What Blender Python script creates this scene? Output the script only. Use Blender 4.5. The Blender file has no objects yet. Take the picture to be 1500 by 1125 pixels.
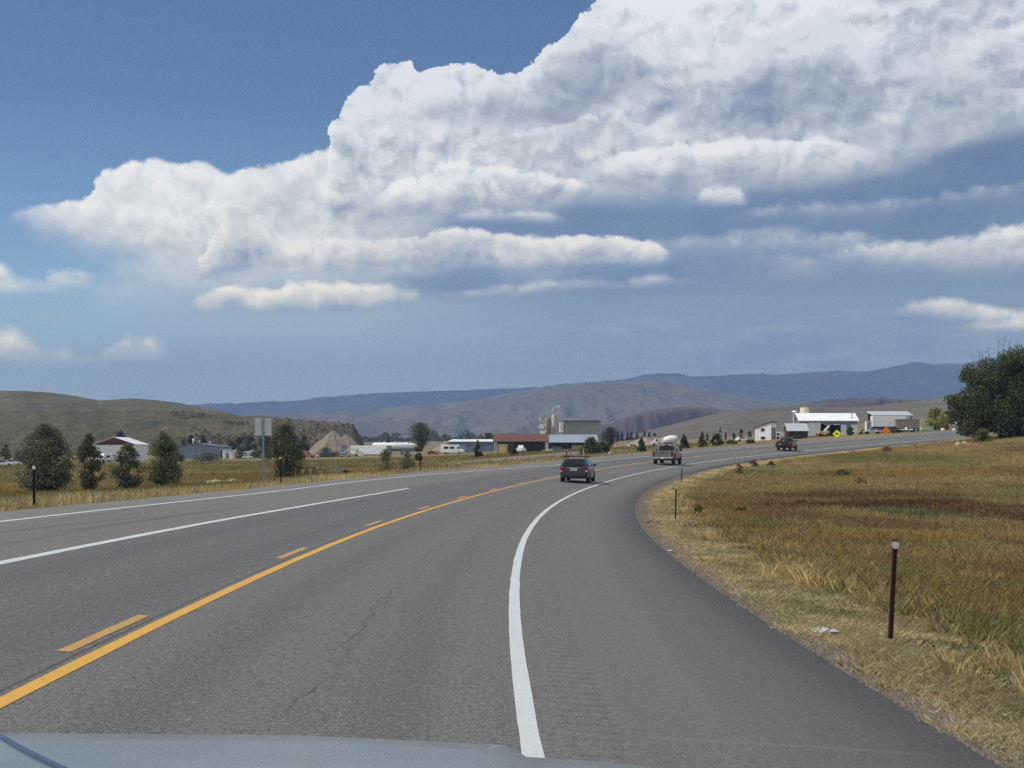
import bpy, math, random
import numpy as np
from mathutils import Vector, Matrix
random.seed(7); RNG = np.random.default_rng(11)
SC = bpy.context.scene; COL = SC.collection
R = math.radians
F, HORIZON, EYE = 2066.03, 658.907, 1.83          # lens (pixels of a 1500 wide frame), eye level, eye height over the road crown

# ------------------------------------------------------------------ noise
def _hash(ix, iy, seed):
    h = (ix.astype(np.int64) * 374761393 + iy.astype(np.int64) * 668265263 + seed * 974711) & 0x7fffffff
    h = ((h ^ (h >> 13)) * 1274126177) & 0x7fffffff
    return ((h ^ (h >> 16)) & 0xffff) / 65535.0
def vnoise(x, y, seed=0):
    x = np.asarray(x, float); y = np.asarray(y, float)
    ix = np.floor(x); iy = np.floor(y); fx = x - ix; fy = y - iy
    fx = fx * fx * (3 - 2 * fx); fy = fy * fy * (3 - 2 * fy)
    ix = ix.astype(np.int64); iy = iy.astype(np.int64)
    a = _hash(ix, iy, seed); b = _hash(ix + 1, iy, seed); c = _hash(ix, iy + 1, seed); d = _hash(ix + 1, iy + 1, seed)
    return (a * (1 - fx) + b * fx) * (1 - fy) + (c * (1 - fx) + d * fx) * fy
def fbm(x, y, seed=0, octv=4, gain=0.5):
    s = 0; a = 1; t = 0
    for i in range(octv):
        s = s + a * vnoise(x * 2 ** i + 17.3 * i, y * 2 ** i - 9.1 * i, seed + i * 31); t += a; a *= gain
    return s / t
def sstep(a, b, x):
    t = np.clip((x - a) / (b - a), 0, 1); return t * t * (3 - 2 * t)
def lin(r, g, b, k=1.0):
    def f(c):
        c /= 255.0
        return (c / 12.92 if c <= 0.04045 else ((c + 0.055) / 1.055) ** 2.4) * k
    return (f(r), f(g), f(b))

# ------------------------------------------------------------------ object helpers
def link(name, me, parent=None):
    o = bpy.data.objects.new(name, me); COL.objects.link(o)
    if parent is not None: o.parent = parent
    return o
def tag(o, label=None, cat=None, group=None, kind=None):
    if label: o['label'] = label
    if cat: o['category'] = cat
    if group: o['group'] = group
    if kind: o['kind'] = kind
    return o
def thing(name, label, cat, loc=(0, 0, 0), rz=0.0, group=None, scale=1.0):
    o = bpy.data.objects.new(name, None); COL.objects.link(o); o.empty_display_size = 0.3
    o.location = loc; o.rotation_euler = (0, 0, rz); o.scale = (scale,) * 3 if not isinstance(scale, tuple) else scale
    return tag(o, label, cat, group)
def npmesh(name, V, Fc, mat, parent=None, cols=None, smooth=False, uv=None):
    """V (n,3), Fc list of equal-length index rows (m,k)"""
    me = bpy.data.meshes.new(name); V = np.asarray(V, np.float32); Fc = np.asarray(Fc, np.int32)
    m, k = Fc.shape
    me.vertices.add(len(V)); me.vertices.foreach_set('co', V.ravel())
    me.loops.add(m * k); me.loops.foreach_set('vertex_index', Fc.ravel())
    me.polygons.add(m); me.polygons.foreach_set('loop_start', np.arange(0, m * k, k, dtype=np.int32))
    me.polygons.foreach_set('loop_total', np.full(m, k, np.int32))
    if smooth: me.polygons.foreach_set('use_smooth', np.ones(m, bool))
    me.update(calc_edges=True)
    if cols is not None:
        ca = me.color_attributes.new('col', 'FLOAT_COLOR', 'POINT')
        c = np.ones((len(V), 4), np.float32); c[:, :3] = cols; ca.data.foreach_set('color', c.ravel())
    if uv is not None:
        a = me.attributes.new('road', 'FLOAT_VECTOR', 'POINT')
        u3 = np.zeros((len(V), 3), np.float32); u3[:, :2] = uv; a.data.foreach_set('vector', u3.ravel())
    me.materials.append(mat)
    return link(name, me, parent)
def grid_faces(nr, nc):
    i = np.arange(nr - 1)[:, None] * nc + np.arange(nc - 1)[None, :]
    return np.stack([i, i + 1, i + nc + 1, i + nc], -1).reshape(-1, 4)

class MB:
    """collects primitive shapes, then links them as one mesh object"""
    def __init__(s): s.v = []; s.f = []; s.mi = []; s.cur = 0
    def add(s, vs, fs, M=None):
        b = len(s.v)
        s.v += [tuple(M @ Vector(p)) if M is not None else tuple(p) for p in vs]
        s.f += [tuple(i + b for i in f) for f in fs]; s.mi += [s.cur] * len(fs); return s
    def box(s, x0, x1, y0, y1, z0, z1, M=None, taper=0.0):
        t = taper
        vs = [(x0, y0, z0), (x1, y0, z0), (x1, y1, z0), (x0, y1, z0), (x0 + t, y0 + t, z1), (x1 - t, y0 + t, z1), (x1 - t, y1 - t, z1), (x0 + t, y1 - t, z1)]
        return s.add(vs, [(0, 3, 2, 1), (4, 5, 6, 7), (0, 1, 5, 4), (1, 2, 6, 5), (2, 3, 7, 6), (3, 0, 4, 7)], M)
    def tube(s, a, b, r0, r1=None, n=8, cap=True):
        a = Vector(a); b = Vector(b); r1 = r0 if r1 is None else r1
        d = (b - a).normalized(); up = Vector((0, 0, 1)) if abs(d.z) < .95 else Vector((1, 0, 0))
        p = d.cross(up).normalized(); q = d.cross(p)
        vs = []
        for c, r in ((a, r0), (b, r1)):
            for i in range(n):
                t = 2 * math.pi * i / n; vs.append(c + (p * math.cos(t) + q * math.sin(t)) * r)
        fs = [(i, (i + 1) % n, n + (i + 1) % n, n + i) for i in range(n)]
        if cap: fs += [tuple(range(n))[::-1], tuple(range(n, 2 * n))]
        return s.add(vs, fs)
    def path(s, pts, rad, n=6):
        for i in range(len(pts) - 1):
            s.tube(pts[i], pts[i + 1], rad[i] if isinstance(rad, (list, tuple)) else rad, rad[i + 1] if isinstance(rad, (list, tuple)) else rad, n)
        return s
    def lathe(s, prof, n=20, M=None):
        """prof: (r, z) from bottom to top about z"""
        vs = []; fs = []
        for r, z in prof:
            for i in range(n):
                t = 2 * math.pi * i / n; vs.append((r * math.cos(t), r * math.sin(t), z))
        for k in range(len(prof) - 1):
            for i in range(n):
                j = (i + 1) % n; fs.append((k * n + i, k * n + j, (k + 1) * n + j, (k + 1) * n + i))
        fs += [tuple(range(n))[::-1], tuple(range((len(prof) - 1) * n, len(prof) * n))]
        return s.add(vs, fs, M)
    def prism(s, poly, y0, y1, M=None):
        """polygon in x,z (counter-clockwise seen from -y) run from y0 to y1"""
        n = len(poly)
        vs = [(x, y0, z) for x, z in poly] + [(x, y1, z) for x, z in poly]
        fs = [tuple(range(n)), tuple(range(n, 2 * n))[::-1]] + [((i + 1) % n, i, n + i, n + (i + 1) % n) for i in range(n)]
        return s.add(vs, fs, M)
    def prismx(s, poly, x0, x1, M=None):
        """polygon in y,z run from x0 to x1"""
        n = len(poly)
        vs = [(x0, y, z) for y, z in poly] + [(x1, y, z) for y, z in poly]
        fs = [tuple(range(n))[::-1], tuple(range(n, 2 * n))] + [(i, (i + 1) % n, n + (i + 1) % n, n + i) for i in range(n)]
        return s.add(vs, fs, M)
    def loft(s, st, cap=True):
        """st: list of rings with the same number of points"""
        n = len(st[0]); vs = [p for r in st for p in r]; fs = []
        for k in range(len(st) - 1):
            for i in range(n):
                j = (i + 1) % n; fs.append((k * n + i, k * n + j, (k + 1) * n + j, (k + 1) * n + i))
        if cap: fs += [tuple(range(n))[::-1], tuple(range((len(st) - 1) * n, len(st) * n))]
        return s.add(vs, fs)
    def build(s, name, mat, parent=None, smooth=0, bevel=0.0, bseg=2, loc=None, rot=None):
        me = bpy.data.meshes.new(name); me.from_pydata(s.v, [], s.f)
        for m in (mat if isinstance(mat, (list, tuple)) else [mat]): me.materials.append(m)
        if isinstance(mat, (list, tuple)): me.polygons.foreach_set('material_index', s.mi)
        if smooth: me.polygons.foreach_set('use_smooth', [True] * len(s.f))
        import bmesh as _b
        bm = _b.new(); bm.from_mesh(me); _b.ops.recalc_face_normals(bm, faces=bm.faces); bm.to_mesh(me); bm.free()
        if smooth: me.set_sharp_from_angle(angle=R(smooth))
        me.update()
        o = link(name, me, parent)
        if bevel:
            b = o.modifiers.new('bevel', 'BEVEL'); b.width = bevel; b.segments = bseg; b.limit_method = 'ANGLE'; b.angle_limit = R(40); b.harden_normals = False
        if loc is not None: o.location = loc
        if rot is not None: o.rotation_euler = rot
        return o

# ------------------------------------------------------------------ materials
def newmat(name):
    m = bpy.data.materials.new(name); m.use_nodes = True; nt = m.node_tree
    b = nt.nodes['Principled BSDF']; return m, nt, b
def noise_node(nt, scale, detail=4, rough=.55, vec=None, dim='3D', dist=0):
    n = nt.nodes.new('ShaderNodeTexNoise'); n.inputs['Scale'].default_value = scale; n.inputs['Detail'].default_value = detail
    n.inputs['Roughness'].default_value = rough; n.inputs['Distortion'].default_value = dist; n.noise_dimensions = dim
    if vec is not None: nt.links.new(vec, n.inputs['Vector'])
    return n
def mix_rgb(nt, fac, a, b, mode='MIX'):
    n = nt.nodes.new('ShaderNodeMix'); n.data_type = 'RGBA'; n.blend_type = mode; n.clamp_factor = True
    for i, val in ((0, fac), (6, a), (7, b)):
        if hasattr(val, 'links') or hasattr(val, 'is_linked'): nt.links.new(val, n.inputs[i])
        elif i == 0: n.inputs[i].default_value = val
        else: n.inputs[i].default_value = (*val, 1) if len(val) == 3 else val
    return n.outputs[2]
def maprange(nt, v, a, b, c=0., d=1., smooth=False):
    n = nt.nodes.new('ShaderNodeMapRange'); nt.links.new(v, n.inputs[0])
    if smooth: n.interpolation_type = 'SMOOTHSTEP'
    for i, x in enumerate((a, b, c, d)): n.inputs[i + 1].default_value = x
    return n.outputs[0]
def nmath(nt, op, a, b=None, c=None):
    n = nt.nodes.new('ShaderNodeMath'); n.operation = op
    for i, x in enumerate((a, b, c)):
        if x is None: continue
        if isinstance(x, (int, float)): n.inputs[i].default_value = x
        else: nt.links.new(x, n.inputs[i])
    return n.outputs[0]
def mat(name, col, rough=.6, metal=0., var=.12, scale=3., spec=.4, coat=0., rust=None, rustamt=.0, bump=0., ribs=None):
    """one painted / metal / fabric surface with uneven weathering; ribs = (axis, spacing) corrugation"""
    m, nt, b = newmat(name); tc = nt.nodes.new('ShaderNodeTexCoord'); v = tc.outputs['Object']
    n1 = noise_node(nt, scale, 5, .6, v); n2 = noise_node(nt, scale * 7, 3, .6, v)
    dark = tuple(c * (1 - var) for c in col); lite = tuple(min(1, c * (1 + var)) for c in col)
    c1 = mix_rgb(nt, maprange(nt, n1.outputs['Fac'], .3, .7), dark, lite)
    c1 = mix_rgb(nt, maprange(nt, n2.outputs['Fac'], .45, .8, 0, var * 1.5), c1, tuple(c * .55 for c in col))
    if rust:
        n3 = noise_node(nt, scale * 1.7, 6, .7, v)
        c1 = mix_rgb(nt, maprange(nt, n3.outputs['Fac'], .62 - rustamt * .3, .72 - rustamt * .2), c1, rust)
    nt.links.new(c1, b.inputs['Base Color'])
    nt.links.new(maprange(nt, n1.outputs['Fac'], .2, .8, max(.02, rough - .12), min(1, rough + .12)), b.inputs['Roughness'])
    b.inputs['Metallic'].default_value = metal; b.inputs['Specular IOR Level'].default_value = spec; b.inputs['Coat Weight'].default_value = coat; b.inputs['Coat Roughness'].default_value = .08
    h = None
    if ribs:
        sx = nt.nodes.new('ShaderNodeSeparateXYZ'); nt.links.new(v, sx.inputs[0])
        w = nmath(nt, 'SINE', nmath(nt, 'MULTIPLY', sx.outputs[ribs[0]], 2 * math.pi / ribs[1])); h = nmath(nt, 'MULTIPLY', w, ribs[1] * .12)
    if bump: h = n2.outputs['Fac'] if h is None else h
    if h is not None:
        bp = nt.nodes.new('ShaderNodeBump'); bp.inputs['Strength'].default_value = .6 if ribs else bump; bp.inputs['Distance'].default_value = 1. if ribs else .02
        nt.links.new(h, bp.inputs['Height']); nt.links.new(bp.outputs[0], b.inputs['Normal'])
    return m
def glassmat(name, col=(.015, .02, .025), rough=.06):
    m, nt, b = newmat(name); tc = nt.nodes.new('ShaderNodeTexCoord'); n = noise_node(nt, 2., 3, .5, tc.outputs['Object'])
    nt.links.new(mix_rgb(nt, n.outputs['Fac'], tuple(c * .7 for c in col), tuple(c * 1.3 for c in col)), b.inputs['Base Color'])
    b.inputs['Roughness'].default_value = rough; b.inputs['Specular IOR Level'].default_value = .12
    return m
def leafmat(name, trans=.25):
    m, nt, b = newmat(name); a = nt.nodes.new('ShaderNodeVertexColor'); a.layer_name = 'col'
    tc = nt.nodes.new('ShaderNodeTexCoord'); n = noise_node(nt, 1.1, 4, .6, tc.outputs['Object'])
    c = mix_rgb(nt, maprange(nt, n.outputs['Fac'], .3, .7, .0, .35), a.outputs['Color'], lin(96, 98, 62))
    nt.links.new(c, b.inputs['Base Color']); b.inputs['Roughness'].default_value = .7; b.inputs['Specular IOR Level'].default_value = .2
    t = nt.nodes.new('ShaderNodeBsdfTranslucent'); nt.links.new(c, t.inputs['Color'])
    mx = nt.nodes.new('ShaderNodeMixShader'); mx.inputs[0].default_value = trans
    nt.links.new(b.outputs[0], mx.inputs[1]); nt.links.new(t.outputs[0], mx.inputs[2]); nt.links.new(mx.outputs[0], nt.nodes['Material Output'].inputs['Surface'])
    return m
M = {}
M['white'] = mat('white_paint', (.74, .75, .76), .5, var=.06, scale=.6)
M['white_rib'] = mat('white_ribbed_metal', (.78, .79, .80), .45, var=.07, scale=.5, ribs=(0, .45))
M['white_side'] = mat('white_ribbed_side', (.72, .73, .74), .45, var=.07, scale=.5, ribs=(1, .45))
M['bright_roof'] = mat('galvanised_white_roof', (.80, .81, .82), .35, var=.05, scale=.4, ribs=(0, .5))
M['grey_roof'] = mat('grey_metal_roof', (.42, .46, .48), .4, var=.1, scale=.4, ribs=(0, .5))
M['blue_roof'] = mat('pale_blue_metal_roof', lin(138, 152, 160), .4, var=.08, scale=.4, ribs=(0, .5))
M['blue_grey'] = mat('blue_grey_steel', lin(118, 132, 148), .5, var=.08, scale=.4, ribs=(0, .45))
M['slate'] = mat('slate_blue_steel', lin(92, 108, 124), .5, var=.08, scale=.4, ribs=(1, .45))
M['grey_clad'] = mat('grey_cladding', lin(128, 134, 132), .55, var=.06, scale=.3, ribs=(0, .6))
M['cream'] = mat('cream_cladding', lin(222, 218, 196), .55, var=.06, scale=.5)
M['concrete'] = mat('silo_steel', lin(176, 174, 160), .55, var=.1, scale=.5)
M['cream_silo'] = mat('cream_silo_steel', lin(214, 206, 176), .5, var=.07, scale=.5)
M['galv'] = mat('galvanised_steel', (.36, .37, .38), .42, .6, var=.12, scale=4)
M['signback'] = mat('bare_aluminium', (.54, .56, .57), .5, .3, var=.06, scale=3)
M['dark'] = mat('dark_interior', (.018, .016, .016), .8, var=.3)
M['black'] = mat('black_rubber', (.018, .018, .019), .75, var=.25, scale=8)
M['rust_red'] = mat('rust_red_roof', lin(98, 60, 42), .5, var=.12, scale=.5, ribs=(0, .5))
M['barn_red'] = mat('barn_red_metal', lin(88, 28, 25), .5, var=.1, scale=.5)
M['maroon'] = mat('dark_maroon_wood', lin(62, 34, 32), .8, var=.2, scale=1)
M['brown_wood'] = mat('dark_brown_wood', lin(52, 38, 32), .8, var=.25, scale=1)
M['tan'] = mat('tan_plywood', lin(196, 180, 132), .7, var=.08, scale=1)
M['tan_grey'] = mat('weathered_tan_steel', lin(136, 128, 112), .6, var=.12, scale=.6, ribs=(0, .4))
M['mint'] = mat('pale_mint_paint', lin(172, 196, 170), .5, var=.06)
M['orange'] = mat('orange_paint', lin(180, 84, 38), .45, var=.1, rust=lin(110, 52, 36), rustamt=.1)
M['lime'] = mat('pale_green_paint', lin(176, 186, 138), .5, var=.1)
M['red'] = mat('red_paint', lin(150, 34, 38), .35, var=.08, coat=.5)
M['rusty'] = mat('rusty_steel', lin(72, 42, 36), .8, .1, var=.25, scale=5, rust=lin(98, 54, 40), rustamt=.4)
M['post_brown'] = mat('maroon_post_paint', lin(74, 46, 48), .55, .1, var=.18, scale=9, rust=lin(92, 56, 46), rustamt=.2)
M['post_dark'] = mat('dark_post_steel', lin(46, 38, 38), .6, .1, var=.2, scale=9)
M['post_green'] = mat('green_post_paint', lin(52, 74, 70), .55, .1, var=.18, scale=9, rust=lin(80, 60, 48), rustamt=.1)
M['reflector'] = mat('white_reflector', (.62, .64, .66), .35, var=.04, scale=20, spec=.7)
M['glass'] = glassmat('tinted_glass')
M['window'] = glassmat('dark_window', (.02, .024, .03), .12)
M['car_dark'] = mat('charcoal_car_paint', lin(46, 46, 52), .3, .3, var=.08, scale=2, coat=.6)
M['car_silver'] = mat('silver_grey_paint', lin(118, 117, 114), .35, .35, var=.06, scale=2, coat=.5)
M['car_black'] = mat('dark_truck_paint', lin(36, 37, 40), .35, .3, var=.1, scale=2, coat=.5)
M['trim'] = mat('black_plastic_trim', (.022, .022, .024), .55, var=.15, scale=5)
M['chrome'] = mat('dull_chrome', (.62, .62, .62), .25, .9, var=.06, scale=6)
M['tail'] = mat('red_lens', lin(116, 20, 28), .2, var=.12, scale=12, spec=.6)
M['plate'] = mat('plate_white', lin(206, 212, 214), .4, var=.05, scale=10)
M['plate_text'] = mat('plate_lettering', lin(84, 96, 110), .5, var=.1)
M['hood'] = mat('pale_blue_hood_paint', lin(120, 128, 132), .42, .2, var=.1, scale=5, coat=.25)
M['blue_strip'] = mat('dark_blue_stripe', lin(66, 78, 108), .45, var=.1)
M['sign_yellow'] = mat('fluorescent_yellow_sheet', lin(226, 238, 18), .5, var=.04)
M['sign_orange'] = mat('orange_sign_sheet', lin(214, 122, 26), .5, var=.06)
M['sign_ink'] = mat('black_sign_ink', (.02, .02, .02), .6, var=.1)
M['trunk'] = mat('bark', lin(74, 64, 54), .9, var=.25, scale=6, bump=.4)
M['dead'] = mat('dead_grey_bark', lin(106, 100, 98), .9, var=.2, scale=6)
M['stone'] = mat('pale_stone', lin(168, 160, 148), .85, var=.15, scale=3, bump=.3)
M['plastic_white'] = mat('crumpled_white_plastic', lin(168, 172, 174), .5, var=.1, scale=9, bump=.4)
M['pedestal'] = mat('grey_utility_box_paint', lin(132, 140, 146), .5, var=.08, scale=4)
M['straw'] = mat('dry_straw_stalks', lin(206, 184, 126), .8, var=.15, scale=8)
M['flag_orange'] = mat('hot_orange_cloth', lin(222, 110, 60), .6, var=.1)
LEAF = leafmat('foliage')
HAZE = .000135; EXPOSURE = 0.1
# ------------------------------------------------------------------ the road in plan: curvature, grade and banking along its yellow centre line
KK = [.00254, .00202, .00203, .00213, .00216, .00211, .00195, .00167, .00131, .00088, .00039, -.00015, -.0006, -.0004, 0., 0.]
GK = [-.00494, -.00681, .00398, .01209, .01591, .01853, .02256, .02443, .02376, .02334, .0243, .0245]
BK = [.06604, .06143, .07152, .07553, .08709, .09155, .09365, .09221, .09083]
S0, S1, DS = -60.0, 640.0, 0.5
_s = np.arange(S0, S1, DS); _k = np.interp(_s, np.arange(16) * 30., KK)
_i0 = int(-S0 / DS)
_th = np.cumsum(_k) * DS; _th += -.04624 - _th[_i0]
_x = np.cumsum(np.sin(_th)) * DS; _y = np.cumsum(np.cos(_th)) * DS; _z = np.cumsum(np.interp(_s, np.arange(12) * 40., GK)) * DS
_x += -3.46629 - _x[_i0]; _y += 0.5 - _y[_i0]; _z += 0 - _z[_i0]
_b = np.interp(_s, np.arange(9) * 60., BK)
def road_pt(s, o, dz=0.0):
    s = np.asarray(s, float); o = np.asarray(o, float)
    x, y, z, th, b = (np.interp(s, _s, a) for a in (_x, _y, _z, _th, _b))
    return np.stack(np.broadcast_arrays(x + o * np.cos(th), y - o * np.sin(th), z - b * o + dz), -1)
def heading(s): return float(np.interp(s, _s, _th))
RIGHT_EDGE = lambda s: np.interp(s, [-60, 130, 200, 640], [7.5, 7.5, 7.15, 7.1])
LEFT_EDGE = lambda s: np.interp(s, [-60, 62, 78, 93, 113, 137, 640], [-8.42, -8.55, -8.6, -8.1, -7.1, -6.45, -6.45])
LEFT_WHITE = lambda s: np.interp(s, [-60, 55, 70, 88, 107, 127, 150, 175, 640], [-7.1, -7.2, -7.4, -7.0, -5.8, -4.3, -3.75, -3.6, -3.75])
def road_so(x, y):
    """nearest (s, o) of points"""
    x = np.asarray(x, float); y = np.asarray(y, float); S = np.empty(x.shape); O = np.empty(x.shape)
    cx, cy, ct, cs = _x[::6], _y[::6], _th[::6], _s[::6]
    fx, fy = x.ravel(), y.ravel(); fs, fo = S.ravel(), O.ravel()
    for i in range(0, len(fx), 20000):
        a = fx[i:i + 20000]; b = fy[i:i + 20000]
        j = np.argmin((a[:, None] - cx) ** 2 + (b[:, None] - cy) ** 2, 1)
        s = cs[j]
        for _ in range(3):
            X = np.interp(s, _s, _x); Y = np.interp(s, _s, _y); T = np.interp(s, _s, _th)
            s = np.clip(s + (a - X) * np.sin(T) + (b - Y) * np.cos(T), S0, S1 - 1)
        X = np.interp(s, _s, _x); Y = np.interp(s, _s, _y); T = np.interp(s, _s, _th)
        fs[i:i + 20000] = s; fo[i:i + 20000] = (a - X) * np.cos(T) - (b - Y) * np.sin(T)
    return S, O

# ------------------------------------------------------------------ the lie of the land: (sight u, v in the 1500x1125 frame, distance) of ground points
CTRL = [(-700, 690, 60), (-300, 716, 95), (0, 728, 85), (65, 722, 105), (238, 713, 120), (415, 701, 120), (460, 698, 130), (560, 692, 165), (600, 690, 170), (300, 712, 110),
        (100, 704, 170), (300, 694, 190), (500, 684, 230), (650, 676, 260), (-300, 690, 230), (0, 690, 240), (200, 684, 300),
        (165, 676.5, 480), (0, 680, 420), (290, 671, 520), (450, 671.5, 560), (540, 668, 600), (660, 664, 520), (-300, 684, 480), (-700, 690, 400),
        (765, 663, 450), (700, 670, 300), (840, 658, 480), (840, 656, 600), (980, 655, 500), (900, 659, 300), (900, 657, 420), (940, 663.5, 190), (1050, 652.5, 260), (780, 667, 230), (830, 669, 190),
        (1118, 645, 400), (1165, 641, 385), (1215, 640, 400), (1300, 632.5, 430), (1370, 627, 450), (1405, 629, 440), (1500, 625, 500), (1700, 615, 500),
        (400, 660, 900), (0, 662, 900), (-400, 664, 900), (600, 655, 900), (750, 650, 1000), (900, 648, 900), (1050, 640, 800), (1250, 625, 800), (1450, 608, 800), (1800, 600, 800),
        (300, 650, 1800), (600, 646, 1800), (800, 645, 1800), (1000, 642, 2000), (0, 655, 1800), (600, 641, 3500), (300, 642, 3500), (900, 640, 3500), (1200, 620, 2500), (600, 636, 9000), (1200, 632, 9000), (0, 650, 9000),
        # the meadow inside the bend
        (1303, 940, 18.2), (1480, 1010, 17), (1700, 1000, 17), (1450, 900, 24), (1700, 900, 24), (1300, 830, 34), (1480, 830, 34), (1700, 830, 34), (1150, 770, 52), (1300, 765, 55), (1480, 765, 55), (1750, 765, 55),
        (1050, 733, 75), (1200, 724, 85), (1350, 722, 85), (1500, 718, 85), (1800, 710, 85), (1080, 706, 120), (1200, 698, 125), (1350, 692, 125), (1500, 686, 125), (1800, 676, 125),
        (1150, 684, 165), (1300, 675, 165), (1450, 664, 170), (1600, 656, 165), (1900, 650, 165), (1280, 663, 215), (1400, 651, 215), (1440, 643, 215), (1520, 634, 215), (1700, 628, 215),
        (1400, 644, 280), (1500, 633, 290), (1480, 628, 360)]
_cu = np.array([((u - 750) / F * 3.2, math.log(D + 12) * 1.0) for u, v, D in CTRL])
_ct = np.array([(EYE + (HORIZON - v) / F * D) / (D + 25) for u, v, D in CTRL])
def _kern(d): a = d * 2.236 / 1.05; return (1 + a + a * a / 3) * np.exp(-a)
_A = _kern(np.sqrt(((_cu[:, None] - _cu[None]) ** 2).sum(-1))) + np.eye(len(_cu)) * 2e-3
_w = np.linalg.solve(_A, _ct)
def land(x, y):
    x = np.asarray(x, float); y = np.asarray(y, float)
    D = np.hypot(np.maximum(y, 0), np.minimum(y, 0)) ; D = np.abs(y); t = x / np.maximum(D, np.abs(x) * .8 + 2)
    q = np.stack([t * 3.2, np.log(D + 12)], -1).reshape(-1, 2); r = np.empty(len(q))
    for i in range(0, len(q), 20000):
        r[i:i + 20000] = _kern(np.sqrt(((q[i:i + 20000, None] - _cu[None]) ** 2).sum(-1))) @ _w
    z = (r * (D.ravel() + 25)).reshape(x.shape)
    return z * sstep(-120, 5, y) - .3 * (1 - sstep(-120, 5, y))
def ground(x, y, under=True):
    """height of the ground sheet; below the carriageway it lies a little under the asphalt"""
    x = np.asarray(x, float); y = np.asarray(y, float); z = land(x, y)
    near = (np.abs(x) < 420) & (y < 640) & (y > -70)
    if near.any():
        xs, ys = x[near], y[near]; s, o = road_so(xs, ys)
        re, le = RIGHT_EDGE(s), LEFT_EDGE(s); b = np.interp(s, _s, _b); zr = np.interp(s, _s, _z)
        zc = zr - b * np.clip(o, le, re)
        d = np.maximum(o - re, le - o)                                   # outside the pavement
        wid = np.where(o > 0, 3.5 + s * .03, 6.0 + s * .02)
        dist = np.hypot(d, np.maximum(np.abs(ys) - 620, 0))
        w = 1 - sstep(0.25, 1, np.clip(d / wid, 0, 1)); w = np.where((s <= S0 + .6) | (s >= S1 - 2), 0, w)
        zz = zc - .035 - np.clip(d, 0, 3) * .05
        zz = np.where(d < 0, zc - np.where(under, .035 + np.clip(-d, 0, .5) * .5, 0), zz)
        z = z.copy(); z[near] = z[near] * (1 - w) + zz * w
    return z
def at(u, D, z=None):
    """world point seen in direction u at distance D, standing on the ground"""
    x = (u - 750) / F * D
    return (x, D, float(ground(np.array([x]), np.array([float(D)]))[0]) if z is None else z)
def px(n, D): return n / F * D

# ------------------------------------------------------------------ colours of the vegetation
def C(r, g, b, k=.92): return np.array(lin(r, g, b)) * k
# patches of another growth in the meadow: (u, v, half width u, half height v, colour, strength)
PATCH = [(1330, 738, 150, 9, C(62, 40, 28), 1.), (1460, 750, 90, 15, C(56, 36, 26), 1.), (1180, 737, 120, 7, C(70, 46, 32), .95), (1250, 722, 130, 5, C(78, 54, 38), .8), (1090, 745, 30, 6, C(92, 98, 44), .8),
         (1350, 748, 75, 7, C(84, 92, 62), .9), (1470, 905, 70, 24, C(88, 102, 84), .9), (1420, 800, 130, 22, C(112, 104, 66), .45), (1190, 815, 90, 14, C(104, 104, 62), .6), (1300, 845, 120, 18, C(116, 100, 60), .35),
         (1130, 780, 60, 12, C(128, 118, 70), .5), (1290, 780, 140, 10, C(140, 112, 62), .6), (1480, 690, 80, 6, C(104, 96, 54), .6), (1260, 668, 70, 3, C(92, 92, 52), .7), (1340, 690, 120, 5, C(128, 100, 56), .6), (1430, 860, 80, 10, C(120, 92, 58), .6),
         (1160, 700, 60, 6, C(126, 108, 60), .6), (1235, 692, 20, 4, C(84, 80, 46), .7)]
def _patch_world():
    out = []
    for u, v, ru, rv, c, k in PATCH:
        # walk along the sight line until it meets the ground
        Ds = np.linspace(12, 260, 400); xs = (u - 750) / F * Ds; g = ground(xs, Ds); line_z = EYE + (HORIZON - v) / F * Ds
        i = np.argmax(line_z < g + .2); D = Ds[i]; h = max(.8, EYE - g[i])
        out.append((xs[i], D, max(.6, ru / F * D), max(.8, rv * D * D / (F * h)), c, k))
    return out
PW = _patch_world()
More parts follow.
